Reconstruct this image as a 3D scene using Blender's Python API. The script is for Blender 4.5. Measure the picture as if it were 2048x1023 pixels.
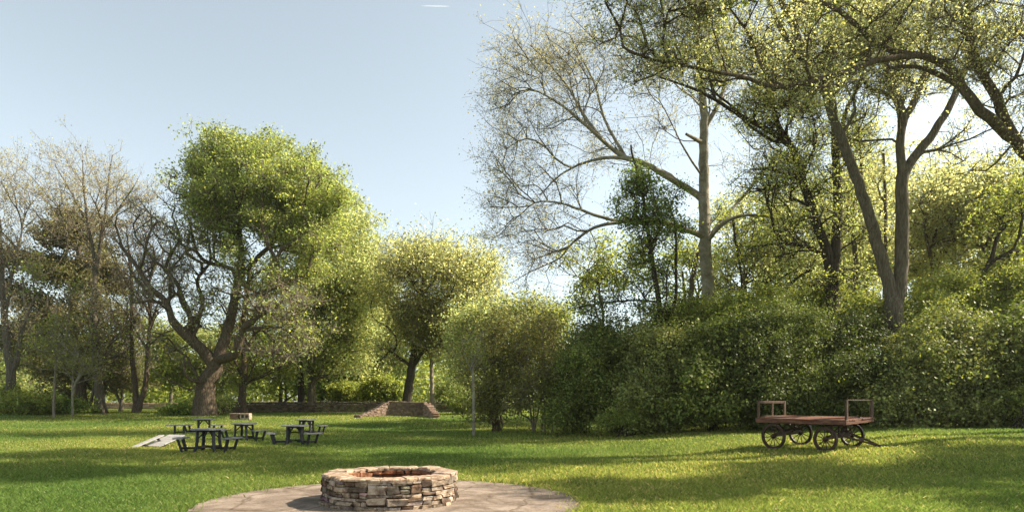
import bpy, bmesh, math, random
import numpy as np
from mathutils import Vector, noise as mnoise
R = math.radians
scene = bpy.context.scene
for o in list(bpy.data.objects): bpy.data.objects.remove(o)
col = scene.collection

# ------------------------------------------------------------------ camera, world, sun
F = 1300.0; HY = 803.0; EYE = 1.6          # focal length in photo pixels, horizon row, eye height
cam_d = bpy.data.cameras.new('camera'); cam = bpy.data.objects.new('camera', cam_d); col.objects.link(cam)
cam.location = (0, 0, EYE); cam.rotation_euler = (R(90), 0, 0)
cam_d.sensor_width = 36; cam_d.lens = 36 * F / 2048; cam_d.shift_y = (HY - 511.5) / 2048
cam_d.clip_end = 3000; cam_d.clip_start = 0.1
scene.camera = cam
SUN_AZ, SUN_EL = 80.0, 39.0
w = bpy.data.worlds.new('World'); scene.world = w; w.use_nodes = True
nt = w.node_tree; bg = nt.nodes['Background']
sky = nt.nodes.new('ShaderNodeTexSky'); sky.sky_type = 'NISHITA'; sky.sun_disc = False
sky.sun_elevation = R(SUN_EL); sky.sun_rotation = R(SUN_AZ)
sky.air_density = 1.0; sky.dust_density = 1.0; sky.ozone_density = 1.0; sky.altitude = 0
hs = nt.nodes.new('ShaderNodeHueSaturation'); hs.inputs['Saturation'].default_value = .40      # pale spring haze
nt.links.new(sky.outputs[0], hs.inputs['Color']); 
tint = nt.nodes.new('ShaderNodeMix'); tint.data_type = 'RGBA'; tint.blend_type = 'MULTIPLY'; tint.inputs[0].default_value = 1; tint.inputs[7].default_value = (.93, 1.0, .97, 1)
nt.links.new(hs.outputs[0], tint.inputs[6]); nt.links.new(tint.outputs[2], bg.inputs[0]); bg.inputs[1].default_value = 0.095
sl = bpy.data.lights.new('sun', 'SUN'); sl.energy = 5.0; sl.angle = R(0.5); sl.color = (1.0, 0.89, 0.72)
so = bpy.data.objects.new('sun', sl); col.objects.link(so)
sd = Vector((math.sin(R(SUN_AZ)) * math.cos(R(SUN_EL)), math.cos(R(SUN_AZ)) * math.cos(R(SUN_EL)), math.sin(R(SUN_EL))))
so.rotation_euler = sd.to_track_quat('Z', 'Y').to_euler(); so.location = sd * 60
scene.view_settings.view_transform = 'Standard'; scene.view_settings.look = 'None'
scene.view_settings.exposure = 1.38; scene.view_settings.gamma = 1
scene.render.resolution_x = 1024; scene.render.resolution_y = 511
try:
    scene.cycles.max_bounces = 7; scene.cycles.transparent_max_bounces = 4
    scene.cycles.diffuse_bounces = 3
except Exception: pass

# ------------------------------------------------------------------ helpers
def sstep(a, b, x):
    t = np.clip((x - a) / (b - a), 0, 1); return t * t * (3 - 2 * t)
def gz(x, y):
    x = np.asarray(x, float); y = np.asarray(y, float)
    z = 0.58 * sstep(33, 58, y) * (1 - 0.0 * x)
    z = z + 0.62 * sstep(1.5, 15, x) * sstep(9, 21, y) * (1 - 0.6 * sstep(33, 58, y))
    und = 0.035 * np.sin(x * 0.55 + 1.3) * np.sin(y * 0.42 + x * 0.1) + 0.02 * np.sin(x * 1.3 + y * 0.9)
    dist = np.hypot(x + 1.9, y - 10.2)
    return z + und * sstep(3.4, 7.5, dist)
def PX(px, py, d): return np.array([(px - 1024) * d / F, d, EYE + (HY - py) * d / F])
def GX(px, d):
    x = (px - 1024) * d / F; return np.array([x, d, float(gz(x, d))])

def nodes(m): return m.node_tree.nodes, m.node_tree.links
def new_mat(name):
    m = bpy.data.materials.new(name); m.use_nodes = True; return m
def ramp(N, pts):
    r = N.new('ShaderNodeValToRGB'); e = r.color_ramp.elements
    while len(e) > 1: e.remove(e[-1])
    e[0].position = pts[0][0]; e[0].color = (*pts[0][1], 1)
    for p, c in pts[1:]:
        k = e.new(p); k.color = (*c, 1)
    return r
def noise_node(N, L, scale, detail=4, rough=.6, vec=None, dist=0):
    n = N.new('ShaderNodeTexNoise'); n.inputs['Scale'].default_value = scale
    n.inputs['Detail'].default_value = detail; n.inputs['Roughness'].default_value = rough
    n.inputs['Distortion'].default_value = dist
    if vec is not None: L.new(vec, n.inputs['Vector'])
    return n
def mat_noise(name, pts, scale=3, rough=.85, bump=.3, bscale=None, stretch=(1, 1, 1), tint=False, detail=6, bdist=.02, metallic=0):
    m = new_mat(name); N, L = nodes(m); b = N['Principled BSDF']
    tc = N.new('ShaderNodeTexCoord'); mp = N.new('ShaderNodeMapping'); mp.inputs['Scale'].default_value = stretch
    L.new(tc.outputs['Object'], mp.inputs['Vector'])
    n = noise_node(N, L, scale, detail, .65, mp.outputs[0])
    r = ramp(N, pts); L.new(n.outputs[0], r.inputs[0]); out = r.outputs[0]
    if tint:
        a = N.new('ShaderNodeAttribute'); a.attribute_name = 'tint'
        mx = N.new('ShaderNodeMix'); mx.data_type = 'RGBA'; mx.blend_type = 'MULTIPLY'; mx.inputs[0].default_value = 1
        L.new(out, mx.inputs[6]); L.new(a.outputs['Color'], mx.inputs[7]); out = mx.outputs[2]
    L.new(out, b.inputs['Base Color']); b.inputs['Roughness'].default_value = rough; b.inputs['Metallic'].default_value = metallic
    b.inputs['Specular IOR Level'].default_value = .25
    n2 = noise_node(N, L, bscale or scale * 4, 8, .7, mp.outputs[0])
    bp = N.new('ShaderNodeBump'); bp.inputs['Strength'].default_value = bump; bp.inputs['Distance'].default_value = bdist
    L.new(n2.outputs[0], bp.inputs['Height']); L.new(bp.outputs[0], b.inputs['Normal'])
    return m
def mat_bark(name, c0, c1, c2, mottled=False):
    m = new_mat(name); N, L = nodes(m); b = N['Principled BSDF']
    tc = N.new('ShaderNodeTexCoord'); mp = N.new('ShaderNodeMapping')
    mp.inputs['Scale'].default_value = (1, 1, .9 if mottled else .16)
    L.new(tc.outputs['Object'], mp.inputs['Vector'])
    n = noise_node(N, L, 2.2 if mottled else 16, 6, .7, mp.outputs[0], .4)
    r = ramp(N, [(.3, c0), (.5, c1), (.72, c2)]); L.new(n.outputs[0], r.inputs[0])
    L.new(r.outputs[0], b.inputs['Base Color']); b.inputs['Roughness'].default_value = .95
    b.inputs['Specular IOR Level'].default_value = .1
    v = N.new('ShaderNodeTexVoronoi'); v.inputs['Scale'].default_value = 11
    L.new(mp.outputs[0], v.inputs['Vector'])
    ad = N.new('ShaderNodeMath'); ad.operation = 'ADD'; L.new(n.outputs[0], ad.inputs[0]); L.new(v.outputs[0], ad.inputs[1])
    bp = N.new('ShaderNodeBump'); bp.inputs['Strength'].default_value = .35 if mottled else .9; bp.inputs['Distance'].default_value = .04
    L.new(ad.outputs[0], bp.inputs['Height']); L.new(bp.outputs[0], b.inputs['Normal'])
    return m
def mat_leaf(name, c, trans, mixf=.45, spec=.25):
    """leaf: diffuse face + light shining through; each leaf has its own tint"""
    m = new_mat(name); N, L = nodes(m); b = N['Principled BSDF']; out = N['Material Output']
    a = N.new('ShaderNodeAttribute'); a.attribute_name = 'tint'
    def mul(cc):
        mx = N.new('ShaderNodeMix'); mx.data_type = 'RGBA'; mx.blend_type = 'MULTIPLY'; mx.inputs[0].default_value = 1
        mx.inputs[6].default_value = (*cc, 1); L.new(a.outputs['Color'], mx.inputs[7]); return mx.outputs[2]
    L.new(mul(c), b.inputs['Base Color']); b.inputs['Roughness'].default_value = .55; b.inputs['Specular IOR Level'].default_value = spec
    t = N.new('ShaderNodeBsdfTranslucent'); L.new(mul(trans), t.inputs['Color'])
    ms = N.new('ShaderNodeMixShader'); ms.inputs[0].default_value = mixf
    L.new(b.outputs[0], ms.inputs[1]); L.new(t.outputs[0], ms.inputs[2]); L.new(ms.outputs[0], out.inputs['Surface'])
    return m

def tag(o, label=None, cat=None, group=None, kind=None):
    if label: o['label'] = label
    if cat: o['category'] = cat
    if group: o['group'] = group
    if kind: o['kind'] = kind
    return o
def empty(name, loc, rz=0, **k):
    o = bpy.data.objects.new(name, None); col.objects.link(o); o.location = tuple(loc); o.rotation_euler = (0, 0, rz)
    o.empty_display_size = .2
    return tag(o, **k)
def mesh_np(name, verts, faces, mat, parent=None, smooth=False, tint=None, merge=False):
    """faces: list of int arrays (m,k); linked as one object"""
    me = bpy.data.meshes.new(name); V = np.asarray(verts, np.float32)
    me.vertices.add(len(V)); me.vertices.foreach_set('co', V.ravel())
    li = np.concatenate([f.ravel() for f in faces]).astype(np.int32)
    tot = np.concatenate([np.full(len(f), f.shape[1], np.int32) for f in faces])
    st = np.concatenate([[0], np.cumsum(tot)[:-1]]).astype(np.int32)
    me.loops.add(len(li)); me.loops.foreach_set('vertex_index', li)
    me.polygons.add(len(tot)); me.polygons.foreach_set('loop_start', st)
    try: me.polygons.foreach_set('loop_total', tot)
    except Exception: pass
    if smooth: me.polygons.foreach_set('use_smooth', np.ones(len(tot), bool))
    me.update(calc_edges=True)
    if tint is not None:
        at = me.attributes.new('tint', 'FLOAT_COLOR', 'POINT')
        at.data.foreach_set('color', np.concatenate([tint, np.ones((len(tint), 1))], 1).astype(np.float32).ravel())
    if merge:
        bm = bmesh.new(); bm.from_mesh(me); bmesh.ops.remove_doubles(bm, verts=bm.verts, dist=.0005); bm.to_mesh(me); bm.free()
    me.materials.append(mat)
    o = bpy.data.objects.new(name, me); col.objects.link(o)
    if parent: o.parent = parent
    return o

class MB:
    """collects boxes, bars and tubes and links them as one mesh"""
    def __init__(s): s.v = []; s.f = []; s.t = []; s.n = 0; s.cur = (1, 1, 1)
    def add(s, vs, fs):
        s.v.extend([tuple(v) for v in vs]); s.t.extend([s.cur] * len(vs))
        s.f.extend([[i + s.n for i in f] for f in fs]); s.n += len(vs)
    def hexa(s, p): s.add(p, [(0, 3, 2, 1), (4, 5, 6, 7), (0, 1, 5, 4), (1, 2, 6, 5), (2, 3, 7, 6), (3, 0, 4, 7)])
    def box(s, c, size, ax=None, bev=0):
        c = Vector(c); sx, sy, sz = [k / 2 for k in size]
        X, Y, Z = ax or (Vector((1, 0, 0)), Vector((0, 1, 0)), Vector((0, 0, 1)))
        if bev <= 0:
            s.hexa([c + X * a * sx + Y * b * sy + Z * d * sz for d in (-1, 1) for a, b in ((-1, -1), (1, -1), (1, 1), (-1, 1))]); return
        b = min(bev, sx * .9, sy * .9, sz * .9)
        lv = []
        for (hx, hy, z) in ((sx - b, sy - b, -sz), (sx, sy, -sz + b), (sx, sy, sz - b), (sx - b, sy - b, sz)):
            for (a, q) in ((-1, -1), (1, -1), (1, 1), (-1, 1)): lv.append(c + X * a * hx + Y * q * hy + Z * z)
        fs = [(0, 3, 2, 1), (12, 13, 14, 15)]
        for k in range(3):
            for i in range(4): fs.append((k * 4 + i, k * 4 + (i + 1) % 4, k * 4 + 4 + (i + 1) % 4, k * 4 + 4 + i))
        s.add(lv, fs)
    def bar(s, p0, p1, w_, h_, up=(0, 0, 1), bev=.004):
        p0 = Vector(p0); p1 = Vector(p1); X = (p1 - p0); ln = X.length; X.normalize(); up = Vector(up)
        Y = up.cross(X)
        if Y.length < 1e-3: Y = Vector((0, 1, 0)).cross(X)
        Y.normalize(); Z = X.cross(Y)
        s.box((p0 + p1) / 2, (ln, w_, h_), (X, Y, Z), bev)
    def tube(s, pts, r, n=8, cap=True):
        pts = [Vector(p) for p in pts]; rs = r if isinstance(r, (list, tuple)) else [r] * len(pts)
        vs = []; fs = []
        for i, p in enumerate(pts):
            d = (pts[min(i + 1, len(pts) - 1)] - pts[max(i - 1, 0)]).normalized()
            ref = Vector((0, 0, 1)) if abs(d.z) < .9 else Vector((1, 0, 0))
            u = d.cross(ref).normalized(); v = d.cross(u)
            for k in range(n):
                a = 2 * math.pi * k / n; vs.append(p + (u * math.cos(a) + v * math.sin(a)) * rs[i])
        for i in range(len(pts) - 1):
            for k in range(n): fs.append((i * n + k, i * n + (k + 1) % n, (i + 1) * n + (k + 1) % n, (i + 1) * n + k))
        if cap: fs.append(list(range(n))); fs.append([(len(pts) - 1) * n + k for k in range(n)][::-1])
        s.add(vs, fs)
    def stone(s, c, size, ax, rng, jit=.12, tint=None):
        """an irregular, worn block"""
        s.cur = tint or s.cur
        c = Vector(c); X, Y, Z = ax; sx, sy, sz = [k / 2 for k in size]; m = min(sx, sy, sz)
        lv = []; b = m * rng.uniform(.18, .4)
        for (ix, z) in ((b, -sz), (0, -sz + b), (0, sz - b), (b, sz)):
            for (a, q) in ((-1, -1), (1, -1), (1, 1), (-1, 1)):
                j = lambda k: rng.uniform(-jit, jit) * k
                lv.append(c + X * (a * (sx - ix) + j(min(sx, .09))) + Y * (q * (sy - ix) + j(m)) + Z * (z + j(m)))
        fs = [(0, 3, 2, 1), (12, 13, 14, 15)]
        for k in range(3):
            for i in range(4): fs.append((k * 4 + i, k * 4 + (i + 1) % 4, k * 4 + 4 + (i + 1) % 4, k * 4 + 4 + i))
        s.add(lv, fs)
    def build(s, name, mat, parent=None, smooth=False):
        me = bpy.data.meshes.new(name); me.from_pydata(s.v, [], s.f)
        at = me.attributes.new('tint', 'FLOAT_COLOR', 'POINT')
        at.data.foreach_set('color', [q for t in s.t for q in (*t, 1)])
        bm = bmesh.new(); bm.from_mesh(me); bmesh.ops.recalc_face_normals(bm, faces=bm.faces); bm.to_mesh(me); bm.free()
        if smooth:
            for p in me.polygons: p.use_smooth = True
        me.materials.append(mat); o = bpy.data.objects.new(name, me); col.objects.link(o)
        if parent: o.parent = parent
        return o
def copy_tree(o, parent=None):
    c = o.copy(); col.objects.link(c)
    if parent: c.parent = parent
    for ch in [q for q in bpy.data.objects if q.parent == o]: copy_tree(ch, c)
    return c

# ------------------------------------------------------------------ materials
BARK = mat_bark('bark_brown', (.028, .02, .014), (.10, .075, .052), (.20, .16, .12))
BARK_G = mat_bark('bark_grey', (.045, .036, .027), (.115, .095, .07), (.22, .19, .15))
BARK_P = mat_bark('bark_pale_sycamore', (.11, .095, .068), (.25, .22, .165), (.42, .385, .315), True)
BARK_D = mat_bark('bark_dark', (.018, .014, .011), (.05, .04, .03), (.10, .085, .065))
BARK_T = mat_bark('bark_tan', (.10, .08, .06), (.22, .18, .135), (.36, .31, .24))
LEAF = dict(
    oak=mat_leaf('leaf_spring_green', (.21, .24, .07), (.50, .56, .12), .52),
    yellow=mat_leaf('leaf_yellow_green', (.28, .30, .11), (.60, .64, .22), .54, .08),
    gold=mat_leaf('leaf_golden_green', (.30, .30, .11), (.74, .74, .28), .58, .08),
    pale=mat_leaf('leaf_pale_bud', (.42, .37, .19), (.55, .50, .22), .45),
    deep=mat_leaf('leaf_deep_green', (.12, .16, .04), (.30, .40, .06), .48),
    bush=mat_leaf('leaf_shrub', (.155, .18, .045), (.22, .28, .03), .25, .2),
    bushb=mat_leaf('leaf_shrub_brown', (.19, .18, .06), (.36, .36, .08), .45),
    cedar=mat_leaf('leaf_cedar', (.14, .13, .05), (.18, .17, .04), .3),
    olive=mat_leaf('leaf_olive', (.19, .215, .05), (.44, .49, .08), .5),
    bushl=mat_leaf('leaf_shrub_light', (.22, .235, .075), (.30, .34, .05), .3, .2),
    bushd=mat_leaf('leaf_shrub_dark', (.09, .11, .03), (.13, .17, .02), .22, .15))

# ------------------------------------------------------------------ trees
def catmull(pts, seg):
    pts = np.asarray(pts, float)
    if len(pts) < 2: return pts
    P = np.vstack([2 * pts[0] - pts[1], pts, 2 * pts[-1] - pts[-2]]); out = [pts[0]]
    for i in range(1, len(P) - 2):
        p0, p1, p2, p3 = P[i - 1], P[i], P[i + 1], P[i + 2]
        n = max(1, int(round(np.linalg.norm(p2[:3] - p1[:3]) / seg)))
        for k in range(1, n + 1):
            t = k / n
            out.append(.5 * (2 * p1 + (p2 - p0) * t + (2 * p0 - 5 * p1 + 4 * p2 - p3) * t * t + (3 * p1 - p0 - 3 * p2 + p3) * t ** 3))
    return np.array(out)

class Tree:
    def __init__(s, seed, base):
        s.rng = np.random.default_rng(seed); s.base = np.asarray(base, float)
        s.pos = np.zeros((60000, 3)); s.par = []; s.pl = np.zeros(60000); s.rmin = []; s.n = 0; s.tips = []; s.leafy = []
        s.lowpen = np.zeros(60000)
    def node(s, p, par, rmin=0., pen=0.):
        i = s.n; s.pos[i] = p; s.par.append(par); s.rmin.append(rmin); s.lowpen[i] = pen
        s.pl[i] = 0 if par < 0 else s.pl[par] + np.linalg.norm(p - s.pos[par]); s.n += 1; return i
    def limb(s, pts, r0, r1, seg=.4, wob=.07, pen=0., attach=True):
        """pts: world points; joined to the nearest node of what is already there"""
        par = -1; pts = [np.asarray(p, float) for p in pts]
        if s.n and attach:
            par = int(np.argmin(((s.pos[:s.n] - pts[0]) ** 2).sum(1))); pts[0] = s.pos[par].copy()
        c = catmull(pts, seg); m = len(c)
        for k in range(m):
            t = k / max(1, m - 1); r = r0 + (r1 - r0) * t
            if k == 0 and par >= 0: continue
            q = c[k] + s.rng.normal(0, wob * r0, 3) * (1 if 0 < k < m - 1 else 0) * (0.6 if par < 0 and k < 3 else 1)
            par = s.node(q, par, r, pen)
        return s
    def plimb(s, pts, r0, r1, **k): return s.limb([PX(*p) for p in pts], r0, r1, **k)
    def tips_in(s, blobs, clus=5, cs=.16):
        out = []; lf = []
        for (px, py, d, rx, ry, rd, n, leafy) in blobs:
            c = PX(px, py, d); sc = np.array([rx * d / F, rd, ry * d / F]); nc = max(1, n // clus)
            v = s.rng.normal(size=(nc, 3)); v /= np.linalg.norm(v, axis=1)[:, None]; v *= s.rng.random(nc)[:, None] ** (1 / 2.4)
            k = s.rng.integers(0, nc, n); q = (v[k] + s.rng.normal(0, cs, (n, 3))) * np.where(s.rng.random((n, 1)) < .14, 1.24, 1.0)
            out.append(c + q * sc); lf.append(np.full(n, leafy, float))
        out = np.concatenate(out); lf = np.concatenate(lf); o = s.rng.permutation(len(out)); return out[o], lf[o]
    def grow(s, blobs, seg=.5, alpha=.35, curl=.10, sag=0., clus=5, cs=.16, kinky=.06, tips=None, lift=0.):
        T, lf = tips if tips is not None else s.tips_in(blobs, clus, cs)
        zb = s.base[2] + .5
        for t, l in zip(T, lf):
            if t[2] < zb: continue
            P = s.pos[:s.n]; dv = t - P; d = np.sqrt((dv ** 2).sum(1))
            cost = d + alpha * s.pl[:s.n] + s.lowpen[:s.n] + np.maximum(0, P[:, 2] - t[2]) * .35
            i = int(np.argmin(cost)); L = d[i]
            if L < .05: continue
            p0 = P[i].copy(); pa = s.par[i]; dr = (p0 - s.pos[pa]) if pa >= 0 else np.array([0, 0, 1.])
            dr = dr / (np.linalg.norm(dr) + 1e-9); n = max(1, int(L / seg))
            c = p0 + dr * L * .35 + (t - p0) * .15 + s.rng.normal(0, curl * L, 3) + np.array([0, 0, lift * L])
            par = i; ph = s.rng.normal(0, kinky, 3) * L
            for k in range(1, n + 1):
                u = k / n; q = (1 - u) ** 2 * p0 + 2 * u * (1 - u) * c + u * u * t
                q = q + s.rng.normal(0, kinky * seg, 3) * (k < n) + np.array([0, 0, -sag * L * u * u])
                par = s.node(q, par)
            s.tips.append(par); s.leafy.append(l)
        return s
    def build(s, name, label, cat='tree', bark=None, leaf='oak', rtip=.008, pipe=2.35, spray=3, slen=.6, nleaf=30, lsize=.12,
              lspread=.35, sdroop=0., tvar=.35, group=None, rmax=None, flare=.7, twigbark=None, sup=.3):
        rng = s.rng; n = s.n; par = np.array(s.par); pos = s.pos[:n].copy()
        tips = np.array(s.tips, int); leafy = np.array(s.leafy)
        ends = []; endl = []
        P2 = [pos]; par2 = [par]; cnt = n
        if len(tips) and spray:
            dirp = pos[tips] - pos[par[tips]]; dirp /= np.linalg.norm(dirp, axis=1)[:, None] + 1e-9
            ti = np.repeat(tips, spray); dd = np.repeat(dirp, spray, 0) * .6 + rng.normal(0, .55, (len(ti), 3)) + np.array([0, 0, sup])
            dd /= np.linalg.norm(dd, axis=1)[:, None]; ln = slen * rng.uniform(.5, 1.3, (len(ti), 1))
            a = pos[ti] + dd * ln * .5; b = a + (dd + rng.normal(0, .25, dd.shape) + np.array([0, 0, .15 - sdroop])) * ln * .5
            P2 += [a, b]; m = len(ti); par2 += [ti, np.arange(cnt, cnt + m)]; cnt += 2 * m
            ends = b; endm = a; endl = np.repeat(leafy, spray)
        else: ends = pos[tips]; endm = ends; endl = leafy
        pos = np.concatenate(P2); par = np.concatenate(par2); N_ = len(pos)
        acc = np.zeros(N_); rad = np.zeros(N_); rmin = np.array(s.rmin + [0.] * (N_ - n)); main = np.full(N_, -1); best = np.zeros(N_)
        for i in range(N_ - 1, -1, -1):
            r = acc[i] ** (1 / pipe) if acc[i] > 0 else rtip
            if i < n and rmin[i] > 0: r = rmin[i]
            rad[i] = r; p = par[i]
            if p >= 0:
                acc[p] += min(r, 10) ** pipe
                if r > best[p]: best[p] = r; main[p] = i
        # limbs keep the drawn radius; grown wood never exceeds its parent
        for i in range(N_):
            if par[i] >= 0 and rad[i] > rad[par[i]] * .97 and i >= 1: rad[i] = rad[par[i]] * .97 if rmin[i] == 0 else rad[i]
        b0 = s.base
        z0 = pos[:, 2] - b0[2]
        root = empty(name, b0, label=label, cat=cat, group=group)
        e = np.nonzero(par >= 0)[0]; p = par[e]
        d = pos[e] - pos[p]; d /= np.linalg.norm(d, axis=1)[:, None] + 1e-9
        D = np.zeros((N_, 3)); D[e] = d; nd = D.copy(); has = main >= 0
        nd[has] = D[has] + D[main[has]]; nd /= np.linalg.norm(nd, axis=1)[:, None] + 1e-9
        ismain = main[p] == e
        def wood(sel, nm):
            vs = []; fs = []; off = 0; mi = []
            for lo, hi, k in ((.11, 99, 14), (.035, .11, 7), (.013, .035, 4), (0, .013, 3)):
                q = sel & (rad[e] > lo) & (rad[e] <= hi)
                if not q.any(): continue
                E = e[q]; Pq = p[q]; mn = ismain[q]
                def ring(c, dr, rr):
                    u = np.cross(dr, np.array([.1, 1, .05])); u /= np.linalg.norm(u, axis=1)[:, None] + 1e-9; v = np.cross(dr, u)
                    a = np.arange(k) * 2 * np.pi / k; R_ = rr[:, None] * np.ones(k)
                    if k == 14:
                        h = (c[:, 2] - b0[2])[:, None]
                        fl = flare * np.exp(-np.maximum(h, 0) / (.9 * rr[:, None] + .25)) * (rr[:, None] > .15)
                        R_ = R_ * (1 + fl * (1 + .35 * np.sin(5 * a + 1)))
                        R_ = R_ * (1 + .05 * np.sin(3 * a + c[:, 2:3] * .8) + .03 * np.sin(5 * a - c[:, 2:3] * 1.3 + 2) + .02 * np.sin(c[:, 2:3] * 5 + 2 * a))
                    return c[:, None] + (np.cos(a)[:, None] * u[:, None] + np.sin(a)[:, None] * v[:, None]) * R_[..., None]
                dA = np.where(mn[:, None], nd[Pq], D[E]); rA = np.where(mn, rad[Pq], np.minimum(rad[Pq] * .85, rad[E] * 1.25))
                A = ring(pos[Pq], dA, rA); B = ring(pos[E], nd[E], rad[E]); m = len(E)
                vs.append(np.stack([A, B], 1).reshape(-1, 3)); base = off + np.arange(m)[:, None] * 2 * k; j = np.arange(k); j1 = (j + 1) % k
                fs.append(np.stack([base + j, base + j1, base + k + j1, base + k + j], -1).reshape(-1, 4)); off += m * 2 * k; mi.append(np.full(m * k, int(hi <= .04)))
            if vs:
                o = mesh_np(nm, np.concatenate(vs) - b0, fs, bark or BARK, root, smooth=True, merge=(nm == 'trunk'))
                if twigbark and nm == 'branches': o.data.materials.append(twigbark); o.data.polygons.foreach_set('material_index', np.concatenate(mi).astype(np.int32))
        big = rad[e] > max(.05, .28 * rad[0])
        wood(big, 'trunk'); wood(~big, 'branches')
        if nleaf and len(ends):
            cntl = rng.poisson(nleaf * np.clip(endl, 0, 3)); idx = np.repeat(np.arange(len(ends)), cntl)
            if len(idx):
                u = rng.random((len(idx), 1)); c = endm[idx] * (1 - u) + ends[idx] * u + rng.normal(0, lspread, (len(idx), 3)) * np.array([1, 1, .7])
                tb = np.repeat(rng.uniform(1 - tvar * .6, 1 + tvar * .6, (len(ends), 1)), 1, 1)[idx]
                leaves('crown', c - b0, lsize, LEAF[leaf] if isinstance(leaf, str) else leaf, root, rng, tb, tvar)
        return root

def leaves(name, c, size, mat, parent, rng, tb=None, tvar=.35, flat=.5, bias=None):
    n = len(c); s_ = size * rng.uniform(.5, 1.4, (n, 1))
    nrm = rng.normal(size=(n, 3)); nrm[:, 2] += flat
    if bias is not None: nrm += bias
    nrm /= np.linalg.norm(nrm, axis=1)[:, None]
    a = rng.normal(size=(n, 3)); u = np.cross(nrm, a); u /= np.linalg.norm(u, axis=1)[:, None]; v = np.cross(nrm, u)
    wd = rng.uniform(.28, .42, (n, 1))
    v0 = c - u * s_ * .5; v2 = c + u * s_ * .5; k = nrm * s_ * .09; m0 = c - u * s_ * .05
    v1 = m0 + v * s_ * wd + k; v3 = m0 - v * s_ * wd + k
    V = np.stack([v0, v1, v2, v3], 1).reshape(-1, 3); Fq = np.arange(n * 4).reshape(-1, 4)
    t = rng.uniform(1 - tvar, 1 + tvar, (n, 1)) * (tb if tb is not None else 1)
    hue = rng.uniform(-.13, .13, (n, 1)); T = np.concatenate([t * (1 + hue), t, t * (1 - hue)], 1)
    return mesh_np(name, V, [Fq], mat, parent, tint=np.repeat(T, 4, 0))

def shrub(name, label, lobes, leaf='bush', seed=1, dens=1., lsize=.085, cat='shrub', group=None, stems=14, tvar=.45, csig=.2, bark=None, openness=.0, per=46):
    """lobes: (px, py centre, distance, rx_px, ry_px, depth radius); leaf clumps hang on the lobes, stems inside"""
    rng = np.random.default_rng(seed); l0 = lobes[0]; base = GX(l0[0], l0[2])
    root = empty(name, base, label=label, cat=cat, group=group); C = []
    Nv = []; sub = []
    for (px, py, d, rx, ry, rd) in lobes:
        sub.append((px, py, d, rx * .86, ry * .86, rd * .86))
        if rx > 36:
            for _ in range(7):
                v = rng.normal(size=3); v[1] = -abs(v[1]); v[2] += .35; v /= np.linalg.norm(v); q = rng.uniform(.3, .5)
                sub.append((px + v[0] * rx * .72, py - v[2] * ry * .72, d + v[1] * rd * .7, rx * q, ry * q * rng.uniform(.8, 1.2), rd * q))
    lobes = sub
    for (px, py, d, rx, ry, rd) in lobes:
        c = PX(px, py, d); sc = np.array([rx * d / F, rd, ry * d / F])
        area = 4 * math.pi * ((sc[0] * sc[1]) ** 1.6 / 3 + (sc[0] * sc[2]) ** 1.6 / 3 + (sc[1] * sc[2]) ** 1.6 / 3) ** (1 / 1.6)
        m = int(area * 6.5 * dens * (.2 / csig) ** .5); v = rng.normal(size=(m, 3)); v[:, 1] -= .25; v /= np.linalg.norm(v, axis=1)[:, None]
        f = np.ones(m)                                  # lumpy outline from random plane waves
        for _ in range(9):
            k = rng.normal(0, 3.4, 3); f += .05 * np.sin(v @ k * 1.6 + rng.uniform(0, 6.3))
        rr = f * np.clip(1 - np.abs(rng.normal(0, .08 + openness, m)), .15, 1.2) + (rng.random(m) < .08) * rng.uniform(0, .14, m)
        inner = rng.random(m) < .28; rr = np.where(inner, rr * rng.uniform(.45, .85, m), rr)
        C.append(c + v * sc * rr[:, None]); Nv.append(v)
    C = np.concatenate(C); Nv = np.concatenate(Nv); g = gz(C[:, 0], C[:, 1]); k = C[:, 2] > g + .05; C = C[k]; Nv = Nv[k]
    cn = rng.poisson(per, len(C)); idx = np.repeat(np.arange(len(C)), cn)
    off = rng.normal(0, 1, (len(idx), 3)); off /= np.linalg.norm(off, axis=1)[:, None]; off *= rng.random((len(idx), 1)) ** .4
    csz = csig * 1.7 * rng.uniform(.5, 1.45, (len(C), 1)); hang = Nv + rng.normal(0, .4, Nv.shape); hang[:, 2] += .25; hang /= np.linalg.norm(hang, axis=1)[:, None]
    L = C[idx] + off * csz[idx] * np.array([1, 1, .7]) + hang[idx] * (rng.random((len(idx), 1)) - .4) * csz[idx] * np.where(rng.random((len(C), 1)) < .22, 4.2, 1.4)[idx]
    bias = off * 1.1 + Nv[idx] * .7; k = L[:, 2] > gz(L[:, 0], L[:, 1]) + .02; L = L[k]; idx = idx[k]; bias = bias[k]
    tb = rng.uniform(.75, 1.25, (len(C), 1))[idx]
    leaves('foliage', L - base, lsize, LEAF[leaf], root, rng, tb, tvar, bias=bias)
    mb = MB(); py_rng = random.Random(seed)
    for _ in range(stems):
        t = C[rng.integers(len(C))]; b = base + np.array([rng.normal(0, .35), rng.normal(0, .3), -.05])
        t2 = base + (t - base) * .92; mid = (b + t2) / 2 + np.array([0, 0, .25 * (t2[2] - b[2])]) + rng.normal(0, .12, 3)
        pts = catmull([b, mid, t2], .5) - base; mb.tube([tuple(q) for q in pts], [max(.006, .035 * (1 - i / len(pts))) for i in range(len(pts))], 5, False)
    mb.build('stems', bark or BARK_D, root)
    return root

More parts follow.
